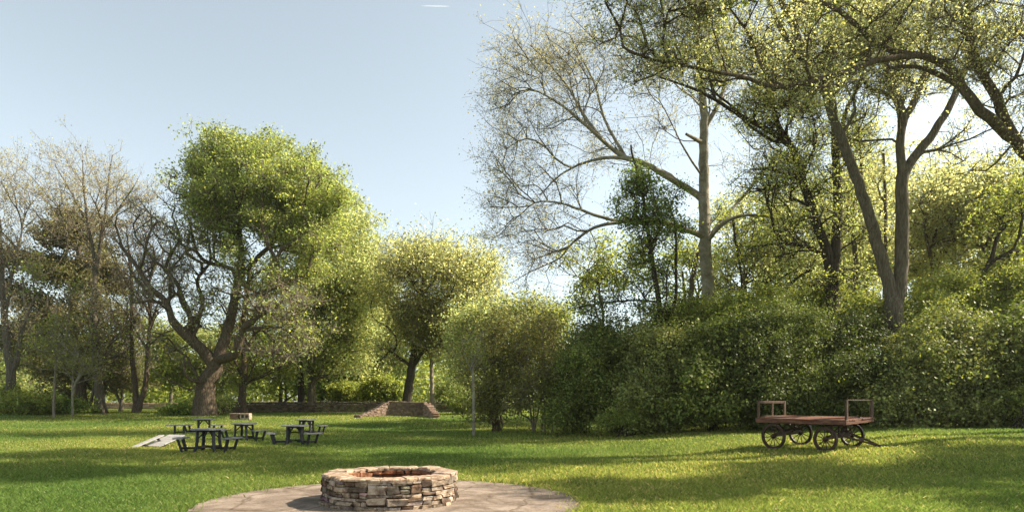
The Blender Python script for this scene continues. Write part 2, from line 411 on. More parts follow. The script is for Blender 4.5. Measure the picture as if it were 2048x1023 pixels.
# ------------------------------------------------------------------ ground, patio
def build_ground():
    xs = np.unique(np.concatenate([np.arange(-45, 45, .35), np.arange(-120, 121, 5), np.linspace(-1500, 1500, 41)]).round(3))
    ys = np.unique(np.concatenate([np.arange(2, 62, .35), np.arange(-60, 140, 5), np.linspace(-300, 2600, 41)]).round(3))
    X, Y = np.meshgrid(xs, ys); Z = gz(X, Y); V = np.stack([X, Y, Z], -1).reshape(-1, 3); nx, ny = len(xs), len(ys)
    i = (np.arange(ny - 1)[:, None] * nx + np.arange(nx - 1)).reshape(-1, 1); Fq = np.concatenate([i, i + 1, i + nx + 1, i + nx], 1)
    m = new_mat('lawn_soil'); N, L = nodes(m); b = N['Principled BSDF']; g = N.new('ShaderNodeNewGeometry')
    n1 = noise_node(N, L, .35, 5, .6, g.outputs['Position'], .3); n2 = noise_node(N, L, 9, 8, .75, g.outputs['Position'])
    r1 = ramp(N, [(.3, (.06, .10, .018)), (.5, (.10, .14, .028)), (.68, (.17, .185, .055))]); L.new(n1.outputs[0], r1.inputs[0])
    r2 = ramp(N, [(.3, (.35, .4, .35)), (.55, (1, 1, 1)), (.75, (1.35, 1.2, 1.1))]); L.new(n2.outputs[0], r2.inputs[0])
    mx = N.new('ShaderNodeMix'); mx.data_type = 'RGBA'; mx.blend_type = 'MULTIPLY'; mx.inputs[0].default_value = 1
    L.new(r1.outputs[0], mx.inputs[6]); L.new(r2.outputs[0], mx.inputs[7]); L.new(mx.outputs[2], b.inputs['Base Color'])
    b.inputs['Roughness'].default_value = .95; b.inputs['Specular IOR Level'].default_value = .05
    bp = N.new('ShaderNodeBump'); bp.inputs['Strength'].default_value = 1; bp.inputs['Distance'].default_value = .06
    L.new(n2.outputs[0], bp.inputs['Height']); L.new(bp.outputs[0], b.inputs['Normal'])
    tag(mesh_np('ground', V, [Fq], m, smooth=True), kind='structure')
build_ground()
PC = (-1.9, 10.25); PR = 3.0
def build_patio():
    rng = random.Random(4); vs = [(0, 0, .02)]; fs = []; n = 120; rings = [.25, .5, .75, .93, 1.0]
    prof = [rng.uniform(-.03, .03) for _ in range(n)]
    for k, q in enumerate(rings + [1.012]):
        for i in range(n):
            a = 2 * math.pi * i / n; r = PR * q * (1 + .012 * math.sin(5 * a) + prof[i] * .35)
            vs.append((r * math.cos(a), r * math.sin(a), .02 if k < len(rings) else -.06))
    for i in range(n): fs.append((0, 1 + i, 1 + (i + 1) % n))
    for k in range(len(rings)):
        for i in range(n): fs.append((1 + k * n + i, 1 + (k + 1) * n + i, 1 + (k + 1) * n + (i + 1) % n, 1 + k * n + (i + 1) % n))
    m = new_mat('worn_paving'); N, L = nodes(m); b = N['Principled BSDF']; g = N.new('ShaderNodeNewGeometry')
    n1 = noise_node(N, L, 1.6, 9, .72, g.outputs['Position'], .8); n2 = noise_node(N, L, 26, 8, .75, g.outputs['Position'])
    r1 = ramp(N, [(.30, (.09, .07, .052)), (.44, (.165, .128, .10)), (.56, (.25, .198, .158)), (.72, (.33, .27, .22))]); L.new(n1.outputs[0], r1.inputs[0])
    r2 = ramp(N, [(.3, (.55, .55, .55)), (.5, (1, 1, 1)), (.7, (1.2, 1.18, 1.1))]); L.new(n2.outputs[0], r2.inputs[0])
    mx = N.new('ShaderNodeMix'); mx.data_type = 'RGBA'; mx.blend_type = 'MULTIPLY'; mx.inputs[0].default_value = 1
    L.new(r1.outputs[0], mx.inputs[6]); L.new(r2.outputs[0], mx.inputs[7])
    vo = N.new('ShaderNodeTexVoronoi'); vo.feature = 'DISTANCE_TO_EDGE'; vo.inputs['Scale'].default_value = .62; vo.inputs['Randomness'].default_value = .9
    nd = noise_node(N, L, 3, 4, .6, g.outputs['Position']); va = N.new('ShaderNodeVectorMath'); va.operation = 'MULTIPLY_ADD'
    L.new(nd.outputs['Color'], va.inputs[0]); va.inputs[1].default_value = (.25, .25, 0); L.new(g.outputs['Position'], va.inputs[2]); L.new(va.outputs[0], vo.inputs['Vector'])
    rc = ramp(N, [(0, (.45, .42, .36)), (.008, (.62, .6, .55)), (.02, (1, 1, 1))]); L.new(vo.outputs[0], rc.inputs[0])
    mx2 = N.new('ShaderNodeMix'); mx2.data_type = 'RGBA'; mx2.blend_type = 'MULTIPLY'; mx2.inputs[0].default_value = .8
    L.new(mx.outputs[2], mx2.inputs[6]); L.new(rc.outputs[0], mx2.inputs[7]); L.new(mx2.outputs[2], b.inputs['Base Color'])
    b.inputs['Roughness'].default_value = .92; b.inputs['Specular IOR Level'].default_value = .1
    bp = N.new('ShaderNodeBump'); bp.inputs['Strength'].default_value = .8; bp.inputs['Distance'].default_value = .02
    L.new(n2.outputs[0], bp.inputs['Height']); L.new(bp.outputs[0], b.inputs['Normal'])
    me = bpy.data.meshes.new('patio'); me.from_pydata(vs, [], fs); me.materials.append(m)
    o = bpy.data.objects.new('patio', me); col.objects.link(o); o.location = (*PC, 0); tag(o, kind='structure')
build_patio()

# ------------------------------------------------------------------ grass (nobody could count it)
def build_grass():
    rng = np.random.default_rng(11); m = mat_leaf('grass_blade', (.196, .236, .055), (.35, .43, .072), .42, .12)
    n = 760000
    u = rng.random(n); d = 8.6 * (75 / 8.6) ** (u ** 1.15); x = rng.uniform(-1, 1, n) * d * .98
    # tufts: pull blades to clump centres
    cell = .05 + d * .006; x = np.where(rng.random(n) < .6, (np.floor(x / cell) + .5) * cell + rng.normal(0, .22, n) * cell, x)
    keep = np.hypot(x - PC[0], d - PC[1]) > PR + rng.uniform(-.1, .06, n) - (rng.random(n) < .12) * rng.exponential(.12, n)
    x = x[keep]; d = d[keep]; n = len(x); z = gz(x, d) - .004
    f = .5 + .5 * np.sin(x * 1.7 + 2 * np.sin(d * .8)) * np.sin(d * 1.3 + 1.5 * np.sin(x * .7)); 
    edge = np.exp(-np.maximum(0, np.hypot(x - PC[0], d - PC[1]) - PR) / .12)
    h = rng.uniform(.03, .065, n) * (1 + .7 * f + .4 * edge) * np.where(d > 30, 1.15, 1); wd = np.maximum(.0035, d * .00034) * rng.uniform(.7, 1.5, n)
    a = rng.uniform(0, 2 * np.pi, n); lx = rng.normal(0, .5, n) * h; ly = rng.normal(0, .5, n) * h
    ux = np.cos(a) * wd; uy = np.sin(a) * wd
    V = np.empty((n, 4, 3)); V[:, 0] = np.stack([x - ux, d - uy, z], 1); V[:, 1] = np.stack([x + ux, d + uy, z], 1)
    V[:, 2] = np.stack([x + ux * .7 + lx * .4, d + uy * .7 + ly * .4, z + h * .6], 1); V[:, 3] = np.stack([x + lx, d + ly, z + h], 1)
    i = np.arange(n)[:, None] * 4; Fq = np.concatenate([i, i + 1, i + 2, i + 3], 1)
    # broad colour patches of the sward: dry, fresh, clover
    p = .5 + .25 * np.sin(x * .31 + 1.1 * np.sin(d * .21)) + .25 * np.sin(d * .47 + x * .13 + 1.7 * np.sin(x * .23 + 2)); q = rng.random(n)
    t = rng.uniform(.55, 1.35, (n, 1)); T = np.concatenate([t, t, t], 1) * (1 + (p[:, None] - .5) * np.array([.85, .5, .5]))
    dry = (q < .03 + .07 * p)[:, None]; T = np.where(dry, T * np.array([2.3, 1.55, 3.2]), T)
    deep = (q > .9 + .05 * p)[:, None]; T = np.where(deep, T * np.array([.5, .72, .7]), T)
    o = mesh_np('grass', V.reshape(-1, 3), [Fq], m, tint=np.repeat(T, 4, 0)); o['label'] = 'short lawn grass covering the park ground'; o['category'] = 'grass'; o['kind'] = 'stuff'
    # small dandelion and clover heads scattered in the sward on the right
build_grass()

# ------------------------------------------------------------------ fire pit
STONE = mat_noise('limestone_blocks', [(.30, (.07, .05, .036)), (.44, (.20, .15, .11)), (.58, (.36, .29, .225)), (.75, (.50, .42, .34))], 9, .92, .7, 30, tint=True, bdist=.015)
DARKST = mat_noise('dark_wall_stone', [(.3, (.045, .036, .028)), (.55, (.13, .105, .08)), (.8, (.24, .2, .16))], 3, .95, .6, 16, tint=True)
SOOT = mat_noise('mortar_and_soot', [(.3, (.03, .024, .019)), (.7, (.09, .07, .055))], 8, .97, .5)
ASH = mat_noise('ash_gravel', [(.3, (.06, .045, .035)), (.55, (.18, .12, .085)), (.8, (.32, .24, .18))], 14, .97, .8, 60)
def build_pit():
    rng = random.Random(7); c = (-1.95, 10.5, .02); root = empty('fire_pit', c, R(-9), label='low round fire pit of stacked rough limestone on the paved patio', cat='fire pit')
    Z = Vector((0, 0, 1)); H = .41; R0 = 1.075; RI = .74
    def rad(a, r):                                    # between a circle and an octagon
        t = (a + R(90)) % R(45); t = t - R(45) if t > R(22.5) else t
        return r * (.5 * .965 / math.cos(t) * .985 + .5 * .985)
    def at(a, r, z): q = rad(a, r); return Vector((q * math.cos(a), q * math.sin(a), z))
    core = MB(); n = 64; vs = []; fs = []
    for k in range(n):
        a = 2 * math.pi * k / n
        for r, z in ((R0 - .05, -.04), (R0 - .05, H + .01), (RI + .04, H + .01), (RI + .04, -.04)): vs.append(at(a, r, z))
    for k in range(n):
        a = k * 4; b = ((k + 1) % n) * 4
        for j in range(4): fs.append((a + j, b + j, b + (j + 1) % 4, a + (j + 1) % 4))
    core.add(vs, fs); core.build('mortar_core', SOOT, root)
    def course_wall(r, outer, mb):
        segs = 8; per = 2 * math.pi / segs
        for k in range(segs):                         # courses restart in every bay, as in rough rubble work
            off = rng.uniform(-.06, .06); z = -.02
            while z < H - .01:
                h = min(rng.choice([.05, .07, .085, .10, .13]), H - z)
                if H - z - h < .04: h = H - z
                x = k * per + off * (1 if h > .06 else -1)
                end = (k + 1) * per + off * 0
                x = k * per + rng.uniform(-.02, .02)
                while x < end - .005:
                    wd = min(rng.uniform(.10, .30) * (1.0 if h < .09 else 1.15) / r, end - x)
                    if end - x - wd < .08 / r: wd = end - x
                    a = x + wd / 2; dep = rng.uniform(.10, .14); pr = rng.uniform(-.02, .022); Nn = Vector((math.cos(a), math.sin(a), 0)); X = Vector((-Nn.y, Nn.x, 0))
                    p = at(a, r, z + h / 2) + (Nn * (pr - dep / 2) if outer else -Nn * (pr - dep / 2))
                    t = rng.uniform(.5, 1.25); tw = rng.uniform(-.03, .07)
                    tt = (t * (1 + tw), t, t * (1 - tw * 1.4)) if outer else (t * 1.2, t * .7, t * .48)
                    if rng.random() < .16: tt = (tt[0] * .5, tt[1] * .42, tt[2] * .38)
                    wl = wd * rad(a, r)
                    if outer and h > .08 and rng.random() < .3 and wl > .13:
                        for sg in (-1, 1): mb.stone(p + Z * (sg * h / 4), (wl - rng.uniform(.008, .03), dep, h / 2 - .008), (X, Nn, Z), rng, .3, tuple(q * rng.uniform(.7, 1.2) for q in tt))
                    else: mb.stone(p + Z * rng.uniform(-.004, .004), (wl - rng.uniform(.006, .02), dep, h - rng.uniform(.006, .016)), (X, Nn, Z), rng, .3, tt)
                    x += wd
                z += h
    wall = MB(); course_wall(R0, True, wall); inner = MB(); course_wall(RI, False, inner)
    for _ in range(26):
        a = rng.uniform(0, 6.283); Nn = Vector((math.cos(a), math.sin(a), 0)); t = rng.uniform(.6, 1.1)
        wall.stone(at(a, R0 + rng.uniform(-.02, .03), .015), (rng.uniform(.12, .3), .10, rng.uniform(.04, .07)), (Vector((-Nn.y, Nn.x, 0)), Nn, Z), rng, .35, (t, t * .95, t * .86))
    wall.build('outer_wall', STONE, root); inner.build('inner_lining', STONE, root)
    capm = MB(); a = .1
    while a < 6.283 + .1 - .02:
        w_ = min(rng.uniform(.16, .40), 6.383 - a); w_ = 6.383 - a if 6.383 - a - w_ < .12 else w_
        t = rng.uniform(.85, 1.2); capm.cur = (t * rng.uniform(1, 1.08), t * .96, t * rng.uniform(.82, .92)); hz = H + rng.uniform(-.006, .004); th = rng.uniform(.035, .055); ro = R0 + rng.uniform(-.015, .018); ri = RI + rng.uniform(-.03, .02); g = .004
        m = 4; top = []; lv = []; ff = []
        for (dz, sh) in ((0, 0), (th * .7, 0), (th, .018)):
            for i in range(m + 1):
                aa = a + g + sh * .6 + (w_ - 2 * g - 1.2 * sh) * i / m; lv.append(at(aa, ro - sh + rng.uniform(-.008, .008), hz + dz + rng.uniform(-.003, .003)))
            for i in range(m, -1, -1):
                aa = a + g + sh * .6 + (w_ - 2 * g - 1.2 * sh) * i / m; lv.append(at(aa, ri + sh + rng.uniform(-.008, .008), hz + dz + rng.uniform(-.003, .003)))
        q = 2 * (m + 1)
        for l in range(2):
            for i in range(q): ff.append((l * q + i, l * q + (i + 1) % q, (l + 1) * q + (i + 1) % q, (l + 1) * q + i))
        for i in range(m): ff.append((2 * q + i, 2 * q + i + 1, 2 * q + q - 2 - i, 2 * q + q - 1 - i)); ff.append((i + 1, i, q - 1 - i, q - 2 - i))
        capm.add(lv, ff); a += w_
    capm.build('coping', STONE, root)
    fl = MB(); m = 24; vs = [(0, 0, .09)] + [(RI * .96 * math.cos(2 * math.pi * i / m), RI * .96 * math.sin(2 * math.pi * i / m), .06) for i in range(m)]
    fl.add(vs, [(0, 1 + i, 1 + (i + 1) % m) for i in range(m)]); 
    for _ in range(90):
        r = RI * .85 * math.sqrt(rng.random()); a = rng.uniform(0, 6.3); s_ = rng.uniform(.02, .07); fl.stone((r * math.cos(a), r * math.sin(a), .08), (s_ * 1.4, s_, s_ * .8), (Vector((math.cos(a), math.sin(a), 0)), Vector((-math.sin(a), math.cos(a), 0)), Z), rng, .3)
    fl.build('ash_bed', ASH, root)
build_pit()

# ------------------------------------------------------------------ picnic tables
TOPM = mat_noise('weathered_grey_planks', [(.3, (.13, .125, .12)), (.6, (.24, .235, .23)), (.8, (.33, .32, .31))], 3, .6, .25, 30, stretch=(1, 12, 4))
LEGM = mat_noise('charcoal_plastic_lumber', [(.3, (.018, .018, .02)), (.7, (.04, .04, .043))], 5, .6, .3, stretch=(1, 1, .3))
def arc_plate(mb, r0, r1, a0, a1, z, th, n=8):
    vs = []; fs = []
    for i in range(n + 1):
        a = a0 + (a1 - a0) * i / n
        for r, zz in ((r0, z), (r1, z), (r1, z + th), (r0, z + th)): vs.append((r * math.cos(a), r * math.sin(a), zz))
    for i in range(n):
        for j in range(4): fs.append((i * 4 + j, i * 4 + (j + 1) % 4, i * 4 + 4 + (j + 1) % 4, i * 4 + 4 + j))
    fs += [(0, 1, 2, 3), (n * 4 + 3, n * 4 + 2, n * 4 + 1, n * 4)]; mb.add(vs, fs)
def bench_parts(root, ang, r=.88, half=.52, bar_=True):
    """one curved seat on two bowed legs, tied to the table by a low bar"""
    m = MB(); arc_plate(m, r - .14, r + .0 - .004, ang - half, ang + half, .425, .04); arc_plate(m, r + .004, r + .14, ang - half, ang + half, .425, .04)
    m.build('bench_seat', TOPM, root)
    for s in (-1, 1):
        a = ang + s * half * .62; d = Vector((math.cos(a), math.sin(a), 0)); m = MB()
        pts = [d * (r - .13) + Vector((0, 0, -.01)), d * (r - .10) + Vector((0, 0, .12)), d * (r - .05) + Vector((0, 0, .27)), d * (r - .01) + Vector((0, 0, .425))]
        T = Vector((-d.y, d.x, 0))
        for p, q in zip(pts, pts[1:]): m.bar(p - (q - p) * .06, q + (q - p) * .0, .075, .085, T, .008)
        m.build('bench_leg', LEGM, root)
    if bar_:
        d = Vector((math.cos(ang), math.sin(ang), 0)); T = Vector((-d.y, d.x, 0)); m = MB()
        m.bar(d * .10 + Vector((0, 0, .13)), d * (r - .10) + Vector((0, 0, .13)), .05, .07); h = (r - .1) * math.sin(half * .62)
        m.bar(d * (r - .14) - T * h + Vector((0, 0, .13)), d * (r - .14) + T * h + Vector((0, 0, .13)), .045, .066)
        m.build('seat_bar', LEGM, root)
def picnic_table(px, d, rz, angs, label):
    root = empty('picnic_table', GX(px, d), R(rz), label=label, cat='picnic table', group='round picnic tables on the lawn')
    m = MB(); rr = .50; nb = 6
    for i in range(nb):                                   # planks of the top, clipped to an octagon
        y0 = -rr + 2 * rr * i / nb + .004; y1 = -rr + 2 * rr * (i + 1) / nb - .004
        def hw(y): return min(rr * 1.0, rr * 1.414 - abs(y)) if abs(y) <= rr else 0
        vs = []
        for z in (.70, .742):
            vs += [(-hw(y0), y0, z), (hw(y0), y0, z), (hw((y0 + y1) / 2), (y0 + y1) / 2, z), (hw(y1), y1, z), (-hw(y1), y1, z), (-hw((y0 + y1) / 2), (y0 + y1) / 2, z)]
        m.add(vs, [(5, 4, 3, 2, 1, 0), (6, 7, 8, 9, 10, 11)] + [(k, (k + 1) % 6, 6 + (k + 1) % 6, 6 + k) for k in range(6)])
    m.build('table_top', TOPM, root)
    for a in (45, 135, 225, 315):
        dd = Vector((math.cos(R(a)), math.sin(R(a)), 0)); T = Vector((-dd.y, dd.x, 0)); m = MB()
        pts = [dd * .46 + Vector((0, 0, -.01)), dd * .385 + Vector((0, 0, .14)), dd * .35 + Vector((0, 0, .35)), dd * .35 + Vector((0, 0, .695))]
        for p, q in zip(pts, pts[1:]): m.bar(p - (q - p) * .05, q, .07, .09, T, .008)
        m.build('leg', LEGM, root)
    for a in (45, 135):
        dd = Vector((math.cos(R(a)), math.sin(R(a)), 0)); zz = .17 + (a > 90) * .001
        m = MB(); m.bar(dd * -.37 + Vector((0, 0, zz)), dd * .37 + Vector((0, 0, zz)), .05, .07 + (a > 90) * .004); m.build('stretcher', LEGM, root)
        m = MB(); m.bar(dd * -.36 + Vector((0, 0, .665)), dd * .36 + Vector((0, 0, .665 + (a > 90) * .002)), .05, .06); m.build('top_rail', LEGM, root)
    for a in (0, 90, 180, 270):
        dd = Vector((math.cos(R(a + 45)), math.sin(R(a + 45)), 0)); m = MB()
        m.bar(dd * .345 + Vector((0, 0, .42)), dd * .10 + Vector((0, 0, .65)), .03, .04); m.build('brace', LEGM, root)
    for a in angs: bench_parts(root, R(a))
picnic_table(417, 20.6, 4, (-172, -12), 'nearest charcoal picnic table with grey round top, in front of the grey slab')
picnic_table(408, 32.5, 25, (160, -40), 'charcoal picnic table with pale top standing straight in front of the thick oak trunk')
picnic_table(488, 27.5, -8, (195, -5), 'charcoal picnic table between the oak trunk and the two right hand tables')
picnic_table(590, 24.6, 14, (180, -32), 'charcoal picnic table with small dark top, nearer of the right hand pair')
picnic_table(613, 32.0, 0, (-8, 200), 'small far picnic table partly behind the nearer right hand one')
def lone_bench():
    root = empty('curved_bench', GX(346, 30.6), R(92), label='charcoal bench standing alone left of the picnic tables', cat='bench')
    m = MB(); arc_plate(m, .55, .69, -.85, .85, .425, .04); arc_plate(m, .70, .84, -.85, .85, .425, .04); m.build('seat', TOPM, root)
    for s in (-1, 1):
        a = s * .33; dd = Vector((math.cos(a), math.sin(a), 0)); m = MB(); m.bar(dd * .64 + Vector((0, 0, -.02)), dd * .69 + Vector((0, 0, .42)), .09, .09, Vector((-dd.y, dd.x, 0)), .01)
        m.build('leg', LEGM, root)
    m = MB(); m.bar((.62, -.22, .12), (.62, .22, .12), .05, .06); m.build('stretcher', LEGM, root)
lone_bench()
SLAB = mat_noise('pale_grey_boards', [(.3, (.25, .235, .22)), (.6, (.38, .36, .335)), (.8, (.46, .44, .41))], 3, .8, .3, 30, stretch=(1, 9, 3))
def toppled():
    g = GX(330, 23.3) + np.array([0, 0, .15]); root = empty('fallen_table_top', g, R(0), label='grey plank table top tipped over, one edge propped above the grass', cat='table top')
    m = MB()
    for i in range(5): m.box((0, -.44 + i * .22, .07), (.86 - .03 * abs(i - 2), .212, .04), bev=.006)
    root.rotation_euler = (R(19), 0, R(-24)); m.build('planks', SLAB, root); m = MB()
    for s in (-1, 1): m.box((s * .28, 0, .025), (.08, .98, .045))
    m.build('batten', LEGM, root)
    g = GX(294, 22.8); root = empty('toppled_bench', g, R(0), label='grey bench tipped over with its seat board slanting up beside the slab', cat='bench')
    m = MB(); a = Vector((-.30, -.35, .02)); b = Vector((.22, .55, .40)); up = Vector((-.35, -.5, 1)).normalized()
    X = (b - a).normalized(); Y = up.cross(X).normalized()
    for s in (-1, 1): m.bar(a + Y * .08 * s, b + Y * .08 * s, .152, .04, up)
    m.build('seat', SLAB, root)
    for t in (.3, .82):
        m = MB(); p = a.lerp(b, t); m.bar(p, p + Vector((.18, .16, -p.z - .0)), .07, .08); m.build('leg', LEGM, root)
toppled()

# ------------------------------------------------------------------ old baggage cart
WOODR = mat_noise('weathered_red_wood', [(.3, (.055, .022, .013)), (.5, (.14, .058, .034)), (.72, (.30, .155, .095))], 3, .7, .5, 20, stretch=(1.2, 14, 8), bdist=.008)
WOODP = mat_noise('weathered_grey_wood', [(.3, (.04, .022, .013)), (.55, (.09, .055, .034)), (.8, (.19, .14, .09))], 6, .8, .4, 24, stretch=(4, 4, .6), bdist=.006)
IRON = mat_noise('rusty_iron', [(.3, (.02, .011, .009)), (.6, (.06, .028, .02)), (.8, (.14, .07, .05))], 9, .55, .4, 40, bdist=.004)
def wheel(root, c, r, axdir, seed):
    """wheel plane spanned by local X and Z; axle along axdir (local Y)"""
    w_ = empty('wheel', c); w_.parent = root
    def ringm(rr, wd, th, n=40):
        m = MB(); vs = []; fs = []
        for i in range(n):
            a = 2 * math.pi * i / n
            for q, y in ((rr - th, -wd / 2), (rr, -wd / 2), (rr, wd / 2), (rr - th, wd / 2)): vs.append((q * math.cos(a), y, q * math.sin(a)))
        for i in range(n):
            for j in range(4): fs.append((i * 4 + j, i * 4 + (j + 1) % 4, ((i + 1) % n) * 4 + (j + 1) % 4, ((i + 1) % n) * 4 + j))
        m.add(vs, fs); return m
    ringm(r, .075, .018).build('tyre', IRON, w_); ringm(r - .018, .062, .05).build('rim', WOODR if seed else IRON, w_)
    m = MB(); m.tube([(0, -.10, 0), (0, -.06, 0), (0, 0, 0), (0, .06, 0), (0, .10, 0)], [.035, .055, .07, .055, .035], 12); m.build('hub', IRON, w_)
    m = MB()
    for i in range(12):
        a = 2 * math.pi * (i + .3) / 12; m.tube([(.05 * math.cos(a), 0, .05 * math.sin(a)), ((r - .045) * math.cos(a), 0, (r - .045) * math.sin(a))], [.014, .010], 6)
    m.build('spokes', IRON, w_)
def build_cart():
    th = R(56); e1 = np.array([math.cos(th), -math.sin(th)]); e2 = np.array([math.sin(th), math.cos(th)])
    A = np.array([7.245, 19.3]); L, W = 2.75, 1.40; cc = A + e1 * L / 2 + e2 * W / 2; g0 = float(gz(*cc))
    root = empty('baggage_cart', (cc[0], cc[1], g0), -th, label='antique flat wooden baggage cart on spoked iron wheels in front of the shrubs', cat='cart')
    H = .86; x0, x1, y0, y1 = -L / 2, L / 2, -W / 2, W / 2
    m = MB(); nb = 9; rng = random.Random(3)
    for i in range(nb):
        w_ = (W - .0) / nb; m.box((rng.uniform(-.012, .012), y0 + w_ * (i + .5), H - .018 + rng.uniform(-.003, .003)), (L, w_ - .007, .034), bev=.004)
    dk = m.build('deck', WOODR, root); dk.rotation_euler = (R(2.6), 0, 0)
    m = MB()
    for y in (y0 + .03, y1 - .03): m.box((0, y, H - .085), (L - .02, .06, .095), bev=.006)
    for x in (x0 + .04, x1 - .04): m.box((x, 0, H - .085), (.06, W - .13, .09), bev=.006)
    for y in (-.25, .25): m.box((0, y, H - .09), (L - .15, .07, .10), bev=.006)
    m.build('deck_frame', WOODR, root).rotation_euler = (R(2.6), 0, 0)
    for x, mid in ((x0 + .05, True), (x1 - .05, False)):
        for y in ((y0 + .05, 0.02, y1 - .06) if mid else (y0 + .05, y1 - .10)):
            mm = MB(); ww = .075 if y != .02 else .05; zt = H + .47 if y != .02 else H + .42
            mm.box((x, y, (H - .09 + zt) / 2), (.055, ww, zt - H + .09), bev=.006); mm.build('rack_post', WOODP, root)
        mm = MB()
        if mid: mm.box((x, 0, H + .435), (.036, W - .04, .075), bev=.006); mm.box((x + .04, 0, H + .02), (.03, W - .2, .03), bev=.004)
        else: mm.box((x, 0, H + .49), (.06, W + .0, .028), bev=.004); mm.box((x, y1 - .04, H + .24), (.05, .05, .47), bev=.004)
        mm.build('rack_rail', WOODP, root)
    m = MB(); m.box((x1 - .12, .15, H + .02), (.07, .12, .03), bev=.003); m.build('latch_plate', IRON, root)
    def gzl(x, y):
        p = cc + e1 * x + e2 * y; return float(gz(*p)) - g0
    xr, xf = x0 + .56, x1 - .62; r1, r2 = .375, .335
    for x, r in ((xr, r1), (xf, r2)):
        for y in (y0 + .03, y1 - .02):
            wheel(root, (x, y, gzl(x, y) + r - .012), r, None, 0)
        m = MB(); za, zb = gzl(x, y0) + r - .012, gzl(x, y1) + r - .012; m.tube([(x, y0 - .06, za), (x, y1 + .06, zb)], .022, 8); m.bar((x, y0 + .12, za + .055), (x, y1 - .12, zb + .055), .075, .085); m.build('axle', IRON, root)
        m = MB(); zc = (za + zb) / 2
        for y in (-.38, .38):
            m.bar((x - .33, y, H - .145), (x, y, zc + .115), .03, .02); m.bar((x + .33, y, H - .145), (x, y, zc + .115), .03, .02); m.bar((x, y, zc + .10), (x, y, H - .14), .05, .05)
            for k in range(3): m.bar((x - .28 + k * .07, y, zc + .135 + k * .022), (x + .28 - k * .07, y, zc + .135 + k * .022), .05, .016)
        m.build('leaf_spring', IRON, root)
    m = MB(); m.box((xf, 0, H - .19), (.5, .5, .05), bev=.01); m.tube([(xf, 0, .4), (xf, 0, H - .15)], .03, 10); m.build('turntable', IRON, root)
    # curved brace from the deck to the rear axle
    m = MB()
    for y in (-.2, .2): m.bar((xr + .75, y, H - .14), (xr + .03, y, r1 + .05), .028, .028)
    m.build('reach_brace', IRON, root)
    # draw bar resting on the grass, turned to the right
    tip = np.array([10.08, 17.75]) - cc; tx, ty = float(tip @ e1), float(tip @ e2); tz = gzl(tx, ty) + .035
    m = MB(); P0 = Vector((xf + .06, -.24, r2 + .08)); P1 = Vector((xf + .12, .30, r2 + .12)); T = Vector((tx, ty, tz))
    m.bar(P0, T, .05, .05); m.bar(P1, T + Vector((-.03, .05, 0)), .05, .05); m.bar(P0.lerp(T, .45), P1.lerp(T, .45), .035, .03); m.bar(P0.lerp(T, .8), P1.lerp(T, .8), .035, .03)
    m.tube([T + Vector((-.06, -.12, .02)), T, T + Vector((.05, .14, .02))], .02, 8); m.build('draw_bar', IRON, root)
build_cart()

# ------------------------------------------------------------------ stone walls, ramp, grill
def dry_wall(p0, p1, h, thick, seed, mat, name='wall_stones', root=None, hfun=None, sz=(.22, .5), ch=(.09, .16), tint=(1, 1, 1), ragged=.06):
    """stones laid in courses from p0 to p1 (world xy); a child mesh of root"""
    rng = random.Random(seed); m = MB(); a = Vector((*p0, 0)); b = Vector((*p1, 0)); X = (b - a).normalized(); L = (b - a).length; N_ = Vector((X.y, -X.x, 0)); o = root.location if root else Vector()
    z = -.1
    hmax = h if hfun is None else max(hfun(t / 20) for t in range(21))
    while z < hmax:
        c = rng.uniform(*ch); x = rng.uniform(-.1, 0)
        while x < L:
            w_ = rng.uniform(*sz); t = (x + w_ / 2) / L; top = (h if hfun is None else hfun(min(1, max(0, t)))) + rng.uniform(-ragged, ragged)
            if z + c * .6 < top:
                p = a + X * (x + w_ / 2); g = float(gz(p.x, p.y)); q = rng.uniform(.6, 1.3)
                m.stone(Vector((p.x, p.y, g + z + c / 2)) - o + N_ * rng.uniform(-.02, .03), (w_ - .012, thick * rng.uniform(.94, 1.04), c - .01), (X, N_, Vector((0, 0, 1))), rng, .12, tuple(k * q for k in tint))
            x += w_
        z += c
    return m.build(name, mat, root)
w0 = GX(447, 60); w1 = GX(1010, 64)
r_ = empty('stone_wall', w0, label='long low dark dry stone wall running behind the lawn', cat='stone wall')
def whf(t): return .86 + .05 * math.sin(t * 40)
dry_wall(w0[:2], w1[:2], .86, .5, 21, DARKST, root=r_, hfun=whf, tint=(.9, .85, .8))
# coping stones set on edge
m = MB(); rng = random.Random(5); n = int(Vector(tuple(w1 - w0)).length / .13); X = Vector((w1[0] - w0[0], w1[1] - w0[1], 0)).normalized()
for i in range(n):
    p = w0 + (w1 - w0) * (i + .5) / n; t = rng.uniform(.6, 1.3)
    if rng.random() < .95: m.stone(Vector((p[0], p[1], float(gz(p[0], p[1])) + .9 + rng.uniform(0, .06))) - r_.location, (.11, .42, rng.uniform(.14, .26)), (X, Vector((X.y, -X.x, 0)), Vector((0, 0, 1))), rng, .2, (t, t, t))
m.build('coping', DARKST, r_)

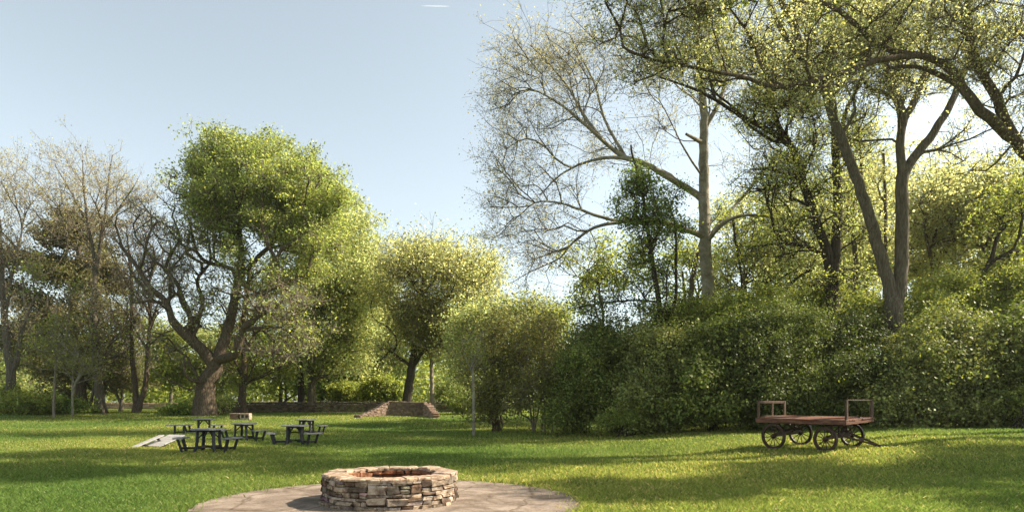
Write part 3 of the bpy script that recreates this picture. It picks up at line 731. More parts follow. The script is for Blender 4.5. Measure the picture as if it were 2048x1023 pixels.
PINK = mat_noise('pinkish_rubble', [(.3, (.14, .105, .085)), (.5, (.32, .25, .205)), (.75, (.46, .37, .31))], 5, .95, .5, 20, tint=True)
def build_ramp():
    d = 50.0; bl = GX(778, d + 1.3); br = GX(852, d + 1.3); fl = GX(712, d - .6); fr = GX(871, d - .4)
    root = empty('stone_ramp', GX(815, d), label='broken stone enclosure with sloping pinkish end walls near the central tree', cat='stone structure')
    for k in range(2): dry_wall(bl[:2], br[:2], 1.1, .45, 31, PINK, 'back_wall', root, tint=(.62, .55, .48), ragged=.03, sz=(.15, .4), ch=(.07, .13)) if k == 0 else None  # recess shade put into the tint: back wall darker than the wings
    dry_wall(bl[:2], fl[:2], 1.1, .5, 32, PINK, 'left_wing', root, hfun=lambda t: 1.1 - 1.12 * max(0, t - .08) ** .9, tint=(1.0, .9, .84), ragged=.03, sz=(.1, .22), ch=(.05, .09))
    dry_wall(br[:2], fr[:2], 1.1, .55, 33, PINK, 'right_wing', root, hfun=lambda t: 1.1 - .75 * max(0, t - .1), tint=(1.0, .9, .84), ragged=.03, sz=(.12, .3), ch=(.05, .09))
    m = MB(); rng = random.Random(2)
    for t in range(22):
        p = bl + (br - bl) * (t + .5) / 22; q = rng.uniform(.9, 1.25); m.stone(Vector((p[0], p[1], float(gz(p[0], p[1])) + 1.12)) - root.location, (.18, .5, .07), (Vector((1, 0, 0)), Vector((0, 1, 0)), Vector((0, 0, 1))), rng, .2, (q, q * .93, q * .86))
    m.build('coping', PINK, root)
    c = empty('stone_chunk', GX(715, d - 1.2), label='loose dark stone lying at the foot of the sloping wall', cat='stone'); m = MB()
    for i in range(3): m.stone((i * .1 - .1, i * .03, .10), (.32, .3, .24), (Vector((1, 0, 0)), Vector((0, 1, 0)), Vector((0, 0, 1))), rng, .3, (.5, .45, .42))
    m.build('rock', PINK, c)
build_ramp()
def build_grill():
    d = 47.0; g = GX(482, d); root = empty('stone_grill', g, label='low stone barbecue with two dark openings beside the second trunk', cat='grill'); rng = random.Random(8); m = MB(); ax = (Vector((1, 0, 0)), Vector((0, 1, 0)), Vector((0, 0, 1)))
    x0, x1 = .02, .68
    for z in (.07, .40):
        for i in range(3): q = rng.uniform(.9, 1.15); m.stone((x0 + .11 + i * .22, 0, z), (.215, .5, .13), ax, rng, .08, (q, q * .94, q * .86))
    for x in (x0 + .04, (x0 + x1) / 2, x1 - .04): m.stone((x, 0, .235), (.10, .5, .19), ax, rng, .05, (1.05, 1, .92))
    m.build('block_end', PINK, root); m = MB(); m.box((.35, .2, .24), (.6, .06, .2)); m.build('back_panel', SOOT, root)
    m = MB()
    for z in (.07, .2, .33):
        for i in range(3): q = rng.uniform(.45, .75); m.stone((-.60 + .2 * i, 0, z), (.195, .5, .125), ax, rng, .1, (q, q * .75, q * .62))
    m.build('firebox', PINK, root); m = MB(); m.box((-.36, 0, .435), (.74, .54, .05), bev=.01); m.build('lid_slab', PINK, root)
build_grill()
def far_wall(px0, px1, d, h, label, seed):
    a = GX(px0, d); b = GX(px1, d); r = empty('far_stone_wall', a, label=label, cat='stone wall')
    dry_wall(a[:2], b[:2], h, .4, seed, PINK, root=r, tint=(1.0, .9, .82), sz=(.4, .9), ch=(.2, .3))
far_wall(205, 345, 92, 1.0, 'pale far stone wall seen between the left hand trunks', 41)
far_wall(505, 600, 92, 1.15, 'pale far stone wall glimpsed above the dark wall', 42)
def far_bank():
    # light field and bank beyond
    pass
def wires():
    WM = mat_noise('cable_black', [(.4, (.03, .03, .03)), (.6, (.05, .05, .05))], 5, .7, 0)
    for py, lab in ((603, 'upper thin overhead cable crossing the sky gap'), (620, 'lower thin overhead cable crossing the sky gap')):
        a = PX(930, py - 6, 85); b = PX(1500, py - 3, 85); m = MB(); pts = []
        for i in range(25):
            t = i / 24; p = a + (b - a) * t; p[2] -= 1.2 * 4 * t * (1 - t) * .5; pts.append(tuple(p - a))
        m.tube(pts, .022, 5); o = m.build('overhead_cable', WM); o.location = tuple(a); tag(o, lab, 'cable')
wires()

def contrail():
    VAP = new_mat('white_vapour'); N, L = nodes(VAP); t = N.new('ShaderNodeBsdfTransparent'); d_ = N.new('ShaderNodeBsdfTranslucent'); d_.inputs['Color'].default_value = (.95, .95, .95, 1)
    ms = N.new('ShaderNodeMixShader'); ms.inputs[0].default_value = .13; L.new(t.outputs[0], ms.inputs[1]); L.new(d_.outputs[0], ms.inputs[2]); L.new(ms.outputs[0], N['Material Output'].inputs['Surface'])
    a = PX(843, 12, 2000); m = MB(); m.tube([(0, 0, 0), (12, 0, -.1), (45, 0, -.8), (78, 0, -1.2), (86, 0, -1.4)], [.2, 1.1, 1.7, 1.1, .2], 8)
    o = m.build('contrail', VAP, smooth=True); o.location = tuple(a); tag(o, 'tiny white vapour streak high in the clear sky', 'contrail')
contrail()

# ------------------------------------------------------------------ trees of the left side
def T_(seed, px, d): return Tree(seed, GX(px, d) - np.array([0, 0, .05]))
def ground_pt(px, d): g = GX(px, d); g[2] -= .4; return g
def lp(t, first, pts, r0, r1, **k):
    """limb that starts at a ground point or at a pixel point"""
    P = ([first] if first is not None else []) + [PX(*p) for p in pts]; t.limb(P, r0, r1, **k)

def big_oak():
    d = 52; t = T_(1, 412, d); g = ground_pt(412, d)
    lp(t, g, [(410, 800, d), (414, 765, d), (428, 728, d)], .84, .60, pen=4)
    lp(t, None, [(428, 728, d), (405, 700, d - .5), (375, 672, d - 1), (345, 640, d - 1.5), (300, 600, d - 2), (365, 575, d - 2)][:4], .50, .30)
    lp(t, None, [(345, 640, d - 1.5), (330, 600, d - 1.5), (300, 575, d - 2), (272, 530, d - 2), (245, 495, d - 2), (235, 460, d - 2)], .26, .07)
    lp(t, None, [(372, 668, d - 1), (382, 640, d), (362, 590, d + 1), (350, 560, d + 1), (300, 510, d + 1), (270, 470, d + 1)], .26, .06)
    lp(t, None, [(410, 702, d), (385, 660, d + 1), (405, 610, d + 1), (395, 560, d + 2), (420, 520, d + 2), (415, 470, d + 2)], .24, .08)
    lp(t, None, [(428, 728, d), (445, 690, d), (462, 640, d + .5), (470, 590, d + 1), (482, 530, d + 1), (478, 470, d + 1), (485, 400, d + 1), (500, 320, d + 1), (515, 270, d + 1)], .46, .08)
    lp(t, None, [(430, 722, d - .3), (470, 706, d - 1), (484, 660, d - 1.5), (510, 635, d - 2), (525, 590, d - 2), (555, 572, d - 2), (590, 590, d - 2.5)], .42, .09)
    lp(t, None, [(505, 640, d - 2), (535, 625, d - 2), (560, 640, d - 2.5), (590, 630, d - 3)], .16, .05)
    lp(t, None, [(486, 665, d - 1.5), (520, 655, d - 2), (560, 655, d - 3), (600, 680, d - 3)], .15, .04)
    lp(t, None, [(475, 560, d + 1), (510, 520, d + 1), (560, 470, d + 1), (610, 410, d), (640, 360, d)], .22, .06)
    lp(t, None, [(480, 500, d + 1), (450, 440, d), (430, 380, d), (410, 310, d), (400, 270, d)], .2, .05)
    lp(t, None, [(402, 770, d - .4), (375, 755, d - 2), (368, 735, d - 2)], .2, .08)
    lp(t, None, [(400, 772, d - .4), (380, 778, d - 1.5), (340, 760, d - 2), (310, 745, d - 2)], .09, .03)
    B = [(490, 326, d, 105, 48, 5, 190, 1.1), (425, 381, d, 60, 50, 4.5, 110, 1.0), (600, 381, d, 78, 56, 5, 170, 1.1), (510, 406, d, 100, 45, 5.5, 130, .9), (455, 430, d, 60, 40, 4, 70, .7),
         (580, 440, d + 1, 90, 50, 5, 170, .95), (632, 430, d + 1, 50, 50, 4, 120, 1.05), (560, 520, d, 90, 40, 5, 100, .55), (392, 376, d, 30, 24, 3, 36, .8), (640, 520, d, 50, 45, 4, 90, .8), (690, 410, d, 22, 20, 2.5, 20, 1), (520, 440, d, 110, 55, 5, 170, .8), (400, 400, d, 60, 50, 4, 90, .45), (460, 480, d, 70, 50, 4, 90, .55), (545, 560, d - 1, 60, 40, 4, 70, .5), (420, 326, d, 50, 40, 3.5, 60, 1), (500, 356, d - 2, 110, 55, 3, 50, .9),
         (330, 470, d, 90, 80, 5, 260, .04), (300, 560, d - 2, 70, 60, 4, 130, .03), (370, 560, d + 1, 70, 60, 4, 110, .08), (400, 500, d, 80, 70, 4, 110, .12), (380, 620, d - 2, 60, 40, 3, 60, .1),
         (560, 610, d - 3, 80, 50, 4, 130, .10), (620, 660, d - 3, 60, 50, 3, 80, .15), (500, 590, d, 60, 60, 4, 60, .2),
         (330, 700, d - 2, 60, 40, 3, 50, .12), (560, 700, d - 3, 60, 40, 3, 50, .1)]
    t.grow(B, seg=.7, alpha=.3, curl=.13, kinky=.09, cs=.10, clus=6)
    t.build('oak_tree', 'huge old broad oak with thick dark trunk, bare left limbs and bright green top', bark=BARK, twigbark=BARK_T, leaf='oak', rtip=.012, spray=4, slen=.9, nleaf=17, lsize=.175, lspread=.32, pipe=2.2, flare=.25)
big_oak()

def bare(seed, px, d, trunk, blobs, name, label, bark=BARK_G, twigbark=None, leaf='pale', nleaf=1.4, lsize=.12, rtip=.010, limbs=(), spray=4, slen=1.1, sup=.6, r0=.4, r1=.15, lspread=.2, alpha=.5, lift=.12, curl=.05, cat='tree', group=None, seg=.8, tvar=.3, kinky=.035):
    t = T_(seed, px, d); lp(t, ground_pt(px, d), [(*p, d) if len(p) == 2 else p for p in trunk], r0, r1, pen=2.5)
    for L_, a, b in limbs: lp(t, None, [(*p, d) if len(p) == 2 else p for p in L_], a, b)
    t.grow(blobs, seg=seg, alpha=alpha, curl=curl, lift=lift, kinky=kinky)
    return t.build(name, label, bark=bark, twigbark=twigbark, leaf=leaf, rtip=rtip, spray=spray, slen=slen, nleaf=nleaf, lsize=lsize, lspread=lspread, sup=sup, cat=cat, group=group, tvar=tvar)

d = 56
bare(2, 202, d, [(198, 780), (192, 720), (188, 650), (188, 600), (190, 550)], [(175, 385, d, 105, 78, 5, 420, 1), (110, 420, d, 55, 60, 3.5, 110, 1), (240, 400, d, 55, 70, 4, 150, 1), (190, 480, d, 70, 60, 4, 70, .6), (205, 620, d, 45, 60, 3, 90, .8)],
     'bare_tree', 'tall slender leafless tree with fan of fine pale twigs left of the oak', r0=.38, r1=.2, rtip=.0062, nleaf=3.2, slen=.9, twigbark=BARK_T, bark=BARK_G,
     limbs=[([(190, 550), (183, 480), (165, 430), (140, 380), (110, 330)], .15, .04), ([(190, 550), (200, 490), (210, 430), (215, 370), (225, 310)], .16, .04), ([(183, 480), (170, 400), (165, 320)], .15, .04), ([(205, 460), (235, 420), (270, 370)], .13, .04)])
d = 57
bare(3, 274, d, [(270, 770), (264, 700), (264, 620), (262, 540), (258, 500)], [(270, 500, d, 55, 80, 4, 130, .8), (250, 590, d, 50, 60, 3.5, 70, .6), (310, 520, d, 45, 70, 3.5, 120, .8), (300, 620, d, 50, 60, 3.5, 80, .6)],
     'bare_tree', 'double stemmed bare brown tree with two thin trunks meeting at the ground', r0=.26, r1=.10, bark=BARK, nleaf=.8,
     limbs=[([(276, 824), (290, 770), (296, 700), (300, 640), (298, 570), (312, 520)], .24, .07), ([(298, 660), (318, 600), (330, 560)], .1, .04), ([(297, 690), (330, 665), (360, 655)], .08, .03)])
d = 55
bare(4, 22, d, [(20, 790), (22, 745), (14, 690), (8, 620), (2, 520), (-4, 430)], [(5, 400, d, 60, 80, 5, 220, 1.3), (-40, 470, d, 60, 90, 4, 100, 1.2), (30, 500, d, 50, 60, 4, 90, 1), (30, 620, d, 55, 60, 3, 80, .8)],
     'forked_tree', 'leftmost forked trunk with sparse pale budding crown at the picture edge', r0=.40, r1=.12, bark=BARK_G, twigbark=BARK_T, rtip=.007, nleaf=3.8,
     limbs=[([(22, 745), (35, 715), (42, 670), (55, 630), (75, 590)], .24, .06), ([(10, 640), (22, 560), (40, 480), (50, 420)], .14, .04)])
# broad old cedar behind
d = 63
t = T_(5, 165, d); lp(t, ground_pt(165, d), [(160, 760, d), (150, 680, d), (150, 600, d), (155, 520, d), (165, 460, d)], .5, .16, pen=1)
t.grow([(165, 470, d, 62, 30, 4, 90, 1.2), (105, 475, d, 35, 18, 3, 36, 1.1), (80, 530, d, 52, 24, 3.5, 70, 1.2), (130, 545, d, 80, 30, 4.5, 120, 1.1), (190, 545, d, 48, 36, 4, 80, 1.1), (70, 590, d, 50, 20, 3, 50, 1), (160, 620, d, 90, 40, 5, 120, .9),
        (100, 680, d, 80, 50, 5, 130, .9), (190, 700, d, 60, 60, 5, 110, .8), (140, 760, d, 90, 40, 5, 120, .8)], seg=.8, alpha=.2, cs=.22, clus=9)
t.build('cedar_tree', 'dark olive spreading cedar standing behind the tall bare tree', bark=BARK, leaf='cedar', spray=4, slen=.9, nleaf=19, lsize=.24, lspread=.3, sup=.1)
d = 50
bare(6, 107, d, [(108, 790), (112, 720), (112, 660), (116, 600)], [(112, 680, d, 50, 70, 3, 60, 1), (110, 590, d, 45, 50, 3, 30, .8)], 'young_tree', 'thin young tree with olive leaves in front of the cedar', r0=.10, r1=.05, bark=BARK_T, leaf='olive', nleaf=7, lsize=.16, lspread=.3)
bare(7, 145, d + 1, [(145, 800), (146, 750), (150, 700)], [(150, 720, d, 50, 60, 2.6, 60, 1)], 'sapling', 'short pale stemmed sapling with brownish young leaves left of the tall bare trunk', r0=.10, r1=.05, bark=BARK_P, leaf='bushb', nleaf=9, lsize=.15, lspread=.3, cat='sapling')
d = 56
bare(8, 172, d, [(182, 800), (190, 770), (205, 730), (225, 690)], [(225, 700, d, 50, 40, 3, 80, 1), (240, 650, d, 35, 50, 3, 50, .7)], 'leaning_tree', 'thin dark trunk leaning right at the foot of the tall bare tree', r0=.16, r1=.06, leaf='olive', nleaf=4, lsize=.14, lspread=.3)
d = 66
bare(9, 240, d, [(244, 790), (240, 720), (246, 650)], [(240, 660, d, 50, 90, 5, 170, 1), (225, 730, d, 50, 50, 4, 90, 1)], 'twiggy_tree', 'slim twiggy tree with thin green haze of leaves between the bare trees', r0=.16, r1=.07, leaf='olive', nleaf=3.5, lsize=.16, lspread=.3, bark=BARK_T)

# yellow green trees right of the oak
d = 66
def twin():
    t = T_(10, 604, d); g = ground_pt(604, d)
    lp(t, g, [(602, 770, d), (598, 720, d), (590, 660, d), (585, 600, d)], .36, .18, pen=1)
    lp(t, None, [(590, 660, d), (560, 620, d), (545, 590, d)], .16, .06)
    t.grow([(590, 560, d, 60, 60, 5, 100, .8), (560, 690, d, 70, 40, 4, 100, .25), (600, 640, d, 60, 50, 4, 80, .6), (530, 650, d, 50, 40, 4, 60, .1)], seg=.8)
    t.build('maple_tree', 'dark straight trunk beside a paler twin, rising over the wall', bark=BARK_D, leaf='yellow', nleaf=8, lsize=.24, spray=4, slen=1, lspread=.4)
    t = T_(11, 623, d - 1); g = ground_pt(623, d - 1)
    lp(t, g, [(624, 770, d - 1), (622, 710, d - 1), (628, 640, d - 1), (640, 560, d), (655, 500, d)], .44, .2, pen=1)
    lp(t, None, [(626, 650, d - 1), (665, 600, d), (700, 540, d), (710, 480, d)], .2, .06)
    t.grow([(690, 500, d, 60, 80, 5, 260, 1), (700, 600, d - 1, 65, 80, 5, 280, 1.05), (690, 700, d - 1, 62, 60, 4.5, 220, 1.0), (650, 560, d, 60, 70, 5, 160, .9), (660, 430, d + 1, 50, 50, 4, 100, 1), (725, 560, d, 40, 60, 4, 120, 1), (640, 720, d, 50, 40, 4, 90, .8)], seg=.8)
    t.build('maple_tree', 'tall pale trunked tree with glowing yellow green crown right of the oak', bark=BARK_G, leaf='yellow', nleaf=13, lsize=.25, spray=4, slen=1, lspread=.42)
twin()
d = 58
bare(12, 484, d, [(485, 770), (488, 720), (486, 660), (492, 600), (500, 540)], [(490, 590, d, 60, 60, 4, 110, .5), (520, 690, d, 60, 50, 4, 90, .15), (450, 660, d, 50, 50, 4, 60, .4), (500, 740, d, 60, 30, 3, 50, .3)],
     'second_trunk_tree', 'single brown trunk standing just right of the oak beside the stone barbecue', r0=.34, r1=.18, bark=BARK, leaf='olive', nleaf=7, lsize=.22, limbs=[([(487, 700), (520, 660), (560, 690)], .14, .05)], lspread=.4, lift=0, sup=.1)
d = 78
for i, (px, w_, top, lf, lab) in enumerate([(735, 55, 520, 'gold', 'golden green tree filling the gap behind the bright crowned tree'), (560, 60, 600, 'olive', 'olive tree far behind the twin trunks'),
        (340, 60, 640, 'olive', 'olive green tree far behind the left limbs of the oak'), (440, 50, 660, 'yellow', 'yellowish tree glimpsed behind the oak trunk'), (60, 60, 640, 'yellow', 'yellow green tree behind the forked trunk at far left'),
        (775, 50, 610, 'yellow', 'soft yellow green tree behind the ramp left of the dark centre tree'), (665, 50, 735, 'deep', 'darker low tree above the wall under the yellow crown'), (915, 55, 590, 'yellow', 'yellow green tree behind the centre tree to its right')]):
    cy = (top + 800) / 2; h = (800 - top) / 2
    bare(30 + i, px, d + i * 2, [(px + 2, 780), (px - 3, 740), (px, cy)], [(px, top + h * .5, d, w_, h * .55, 4, 90, 1), (px - w_ * .3, cy + h * .3, d, w_, h * .6, 4, 90, 1), (px + w_ * .4, cy, d, w_ * .8, h * .7, 4, 80, .9)],
         'background_tree', lab, r0=.26, r1=.12, leaf=lf, nleaf=11, lsize=.30, lspread=.5, sup=.1, lift=0, seg=1.1, slen=1.2)

# centre tree with dark ivy core and golden crown
def centre():
    d = 58; t = T_(13, 813, d); g = ground_pt(813, d)
    lp(t, g, [(816, 780, d), (822, 740, d), (828, 700, d), (832, 650, d), (840, 600, d), (850, 540, d), (850, 490, d)], .44, .10, pen=.5)
    lp(t, None, [(824, 730, d), (800, 716, d), (780, 702, d), (768, 715, d), (755, 722, d)], .16, .07)
    lp(t, None, [(824, 730, d), (850, 700, d - .5), (880, 690, d - 1), (905, 682, d - 1)], .2, .06)
    lp(t, None, [(834, 630, d), (880, 600, d), (920, 580, d), (930, 545, d), (960, 555, d)], .18, .05)
    lp(t, None, [(842, 590, d), (815, 545, d), (800, 500, d)], .15, .05)
    t.grow([(850, 534, d, 70, 45, 5, 260, 1), (800, 534, d, 38, 36, 4, 90, .9), (920, 544, d, 62, 45, 5, 190, 1), (960, 579, d, 32, 40, 3.5, 90, .9), (880, 570, d, 70, 40, 5, 170, .6), (815, 590, d, 40, 60, 4, 90, .5), (780, 690, d, 40, 40, 3, 50, .5), (770, 590, d + 2, 35, 60, 3, 70, .8), (820, 640, d + 1, 45, 50, 3, 90, .9), (900, 650, d + 1, 45, 40, 3, 80, .9), (940, 620, d + 1, 45, 50, 3, 90, .8), (980, 580, d + 2, 25, 40, 3, 40, .9)], seg=.7, kinky=.08, cs=.22)
    t.build('walnut_tree', 'dark trunked tree with golden crown rising behind the stone enclosure', bark=BARK_D, twigbark=BARK_G, leaf='gold', nleaf=8.5, lsize=.19, spray=4, slen=1.1, lspread=.55)
    t = T_(14, 865, d + 1); lp(t, ground_pt(865, d + 1), [(864, 770, d + 1), (862, 720, d + 1), (858, 680, d + 1)], .24, .12)
    t.grow([(850, 640, d, 48, 45, 3.5, 190, 1.0), (880, 690, d, 45, 40, 3, 90, .9), (825, 650, d, 25, 50, 2.5, 70, 1)], seg=.6)
    t.build('ivy_covered_tree', 'bronze green thicket around the second thinner trunk right of the enclosure', bark=BARK_T, leaf='bushb', nleaf=11, lsize=.18, spray=4, slen=.8, lspread=.4)
centre()
# thin tree in front of the shrubs, bare stem with small vase crown
d = 30.5
bare(15, 948, d, [(947, 820), (947, 770), (945, 730)], [(940, 695, d, 40, 48, 1.2, 60, 1)], 'sapling', 'slim vase shaped sapling with pale straight stem on the lawn before the shrubs', r0=.075, r1=.05, bark=BARK_P, leaf='olive', nleaf=3.5, lsize=.08, slen=.3, rtip=.0035, spray=3,
     limbs=[([(946, 745), (930, 710), (922, 670)], .035, .015), ([(946, 740), (955, 700), (965, 660)], .035, .015)], sup=.9, cat='sapling', seg=.4, lspread=.12)

# ------------------------------------------------------------------ right side: big trees
def sycamore():
    d = 38; t = T_(20, 1418, d); g = ground_pt(1418, d)
    lp(t, g, [(1418, 700, d), (1416, 600, d), (1412, 500, d), (1408, 400, d), (1406, 300, d), (1408, 220, d), (1400, 130, d), (1392, 40, d), (1380, -60, d)], .47, .12, pen=2)
    lp(t, None, [(1411, 470, d), (1380, 462, d - .5), (1330, 446, d - 1), (1280, 440, d - 1.5), (1230, 445, d - 2), (1190, 455, d - 2), (1150, 480, d - 2), (1120, 515, d - 2), (1090, 530, d - 2)], 0.192, 0.035)
    lp(t, None, [(1240, 446, d - 2), (1190, 430, d - 2), (1150, 415, d - 2), (1110, 404, d - 2), (1070, 405, d - 2), (1040, 430, d - 2)], 0.104, 0.028)
    lp(t, None, [(1409, 395, d), (1380, 380, d), (1330, 350, d - 1), (1280, 325, d - 1), (1240, 310, d - 1), (1210, 285, d - 1.5), (1170, 250, d - 2), (1130, 215, d - 2), (1090, 190, d - 2), (1050, 175, d - 2)], 0.207, 0.035)
    lp(t, None, [(1270, 322, d - 1), (1220, 315, d - 1), (1170, 325, d - 1), (1120, 350, d - 1), (1080, 390, d - 1)], 0.111, 0.028)
    lp(t, None, [(1210, 288, d - 1.5), (1170, 235, d - 1), (1140, 180, d), (1100, 130, d), (1060, 90, d)], 0.118, 0.028)
    lp(t, None, [(1250, 312, d - 1), (1210, 240, d), (1190, 170, d), (1160, 110, d), (1140, 70, d)], 0.104, 0.028)
    lp(t, None, [(1412, 480, d), (1440, 445, d + .5), (1480, 400, d + 1), (1530, 340, d + 1), (1560, 300, d + 1)], 0.148, 0.035)
    lp(t, None, [(1413, 490, d), (1440, 452, d - 1), (1470, 434, d - 1.5), (1510, 430, d - 2), (1560, 438, d - 2)], 0.133, 0.042)
    lp(t, None, [(1408, 290, d), (1390, 278, d - .6), (1372, 268, d - 1)], 0.141, 0.077)
    lp(t, None, [(1402, 350, d), (1370, 300, d - 1), (1345, 250, d - 1), (1330, 220, d - 1)], 0.074, 0.028)
    lp(t, None, [(1407, 260, d), (1440, 200, d), (1460, 120, d), (1470, 30, d)], 0.148, 0.035)
    B = [(1030, 130, d - 1, 60, 85, 3, 117, 1), (1100, 110, d - 1, 70, 70, 3.5, 148, 1), (1170, 140, d - 1, 70, 80, 4, 148, 1), (1010, 230, d - 1, 55, 60, 3, 85, .8), (1080, 260, d - 1, 80, 60, 4, 132, .7),
         (1010, 330, d - 1, 50, 60, 3, 85, .9), (1080, 370, d - 2, 80, 60, 3.5, 124, .7), (1000, 440, d - 2, 50, 50, 3, 85, .9), (1060, 480, d - 2, 70, 50, 3, 101, .6), (1110, 530, d - 2, 80, 50, 3, 85, .4),
         (1150, 420, d - 2, 90, 60, 3, 70, .3), (1200, 230, d, 80, 90, 4, 117, .9), (1280, 230, d, 80, 90, 4, 93, .9), (1350, 150, d, 90, 90, 4, 124, 1.3), (1450, 130, d, 80, 110, 4, 124, 1.3), (1300, 60, d, 100, 80, 4, 124, 1.2), (1500, 330, d, 60, 60, 3, 46, .8), (1400, 20, d, 90, 70, 4, 93, 1.4)]
    t.grow(B, seg=.6, alpha=.36, curl=.11, kinky=.07, clus=5, cs=.2)
    t.build('sycamore_tree', 'tall pale barked sycamore with wide arching half bare limbs reaching left over the shrubs', bark=BARK_P, twigbark=BARK_G, leaf='pale', rtip=.0048, spray=4, slen=.8, nleaf=6.5, sdroop=.3, lsize=.085, lspread=.25, sup=.2, pipe=2.4)
sycamore()
def ivy_tree():
    d = 33; t = T_(21, 1325, d); g = ground_pt(1325, d)
    lp(t, g, [(1326, 740, d), (1322, 640, d), (1312, 570, d), (1302, 500, d), (1292, 440, d), (1284, 380, d), (1270, 330, d), (1262, 290, d)], .20, .05, pen=.2)
    lp(t, None, [(1322, 650, d), (1350, 600, d), (1352, 520, d), (1350, 450, d), (1335, 400, d)], .10, .04)
    lp(t, None, [(1318, 610, d), (1270, 600, d), (1210, 605, d), (1160, 612, d)], .06, .025)
    t.grow([(1290, 380, d, 42, 50, 1.6, 130, 1), (1260, 430, d, 30, 40, 1.4, 50, .9), (1310, 460, d, 48, 50, 1.8, 150, 1), (1300, 540, d, 50, 50, 1.8, 90, .8), (1345, 420, d, 30, 60, 1.5, 60, .8), (1330, 620, d, 55, 50, 2, 130, 1), (1250, 590, d, 80, 50, 2, 60, .5), (1200, 620, d, 60, 40, 2, 60, .5)], seg=.4)
    t.build('leafy_tree', 'slim dark stem tree clothed in deep green leaves before the sycamore', bark=BARK_D, leaf='deep', nleaf=5.5, lsize=.12, spray=4, slen=.5, lspread=.24, rtip=.006)
ivy_tree()
def tree_o():
    d = 33; t = T_(22, 1660, d); g = ground_pt(1660, d)
    lp(t, g, [(1660, 720, d), (1662, 640, d), (1664, 560, d)], .40, .34, pen=2)
    lp(t, None, [(1664, 560, d), (1652, 500, d), (1628, 430, d), (1605, 360, d), (1580, 290, d), (1555, 250, d), (1545, 200, d), (1530, 120, d)], .27, .09)
    lp(t, None, [(1575, 285, d), (1540, 262, d - .5), (1490, 236, d - 1), (1430, 200, d - 1.5), (1380, 175, d - 2), (1320, 155, d - 2)], .15, .04)
    lp(t, None, [(1664, 560, d), (1672, 480, d), (1676, 400, d), (1672, 320, d), (1668, 240, d), (1660, 140, d), (1655, 40, d), (1650, -40, d)], .26, .10)
    lp(t, None, [(1674, 330, d), (1690, 230, d), (1720, 170, d), (1760, 110, d)], .15, .05)
    B = [(1560, 230, d, 80, 70, 3.5, 170, 1), (1500, 190, d - 1, 80, 60, 3, 130, 1), (1600, 330, d, 75, 70, 3.5, 200, 1), (1530, 380, d, 55, 70, 3, 110, .9), (1670, 300, d, 60, 80, 3, 150, 1), (1640, 430, d, 70, 60, 3, 130, .9),
         (1690, 130, d, 80, 80, 3.5, 120, 1), (1600, 90, d, 80, 70, 3.5, 130, 1), (1420, 130, d - 1, 80, 60, 3, 100, 1), (1560, 490, d, 60, 50, 3, 80, .8), (1700, 480, d, 60, 60, 3, 70, .8), (1660, 560, d, 50, 50, 2.5, 70, .9)]
    t.grow(B, seg=.5, cs=.14, clus=8); t.build('forked_tree', 'dark mossy tree forking in two above the shrubs behind the cart', bark=BARK_D, leaf='oak', nleaf=6.8, lsize=.095, spray=4, slen=.65, lspread=.17)
tree_o()
def tree_p():
    d = 29; t = T_(23, 1792, d); g = ground_pt(1792, d)
    lp(t, g, [(1792, 720, d), (1790, 650, d), (1786, 610, d)], .46, .42, pen=3)
    lp(t, None, [(1786, 610, d), (1772, 550, d), (1752, 480, d), (1728, 400, d), (1700, 320, d), (1668, 240, d), (1645, 170, d), (1610, 110, d), (1590, 60, d), (1562, 0, d), (1545, -60, d)], .27, .12)
    lp(t, None, [(1668, 240, d), (1650, 190, d + .3), (1618, 140, d + .5), (1570, 70, d + .5), (1545, 20, d + .5), (1520, -40, d + .5)], .17, .08)
    lp(t, None, [(1645, 170, d), (1590, 150, d - .5), (1540, 100, d - .5), (1500, 90, d - 1)], .12, .04)
    lp(t, None, [(1788, 630, d), (1800, 560, d), (1804, 470, d), (1804, 400, d), (1806, 350, d)], .30, .25)
    lp(t, None, [(1806, 355, d), (1800, 290, d), (1808, 240, d), (1830, 200, d), (1850, 140, d), (1860, 60, d), (1870, -30, d)], .19, .09)
    lp(t, None, [(1808, 350, d), (1835, 305, d), (1862, 275, d), (1885, 235, d), (1902, 205, d), (1930, 140, d), (1950, 60, d)], .21, .09)
    B = [(1600, 60, d, 110, 60, 3, 150, 1), (1680, 120, d, 90, 70, 3, 150, 1), (1770, 140, d, 90, 70, 3, 160, 1), (1860, 90, d, 90, 80, 3, 160, 1), (1940, 100, d, 90, 80, 3, 120, 1), (1740, 240, d, 60, 50, 2.5, 70, .8), (1900, 300, d, 60, 60, 2.5, 40, .7), (1760, 20, d, 120, 60, 3, 140, 1)]
    t.grow(B, seg=.5, cs=.14, clus=8); t.build('forked_tree', 'tall tree with leaning pale trunk and second forked trunk above the arching shrub', bark=BARK_G, leaf='gold', nleaf=6.8, lsize=.09, spray=4, slen=.65, lspread=.16)
tree_p()
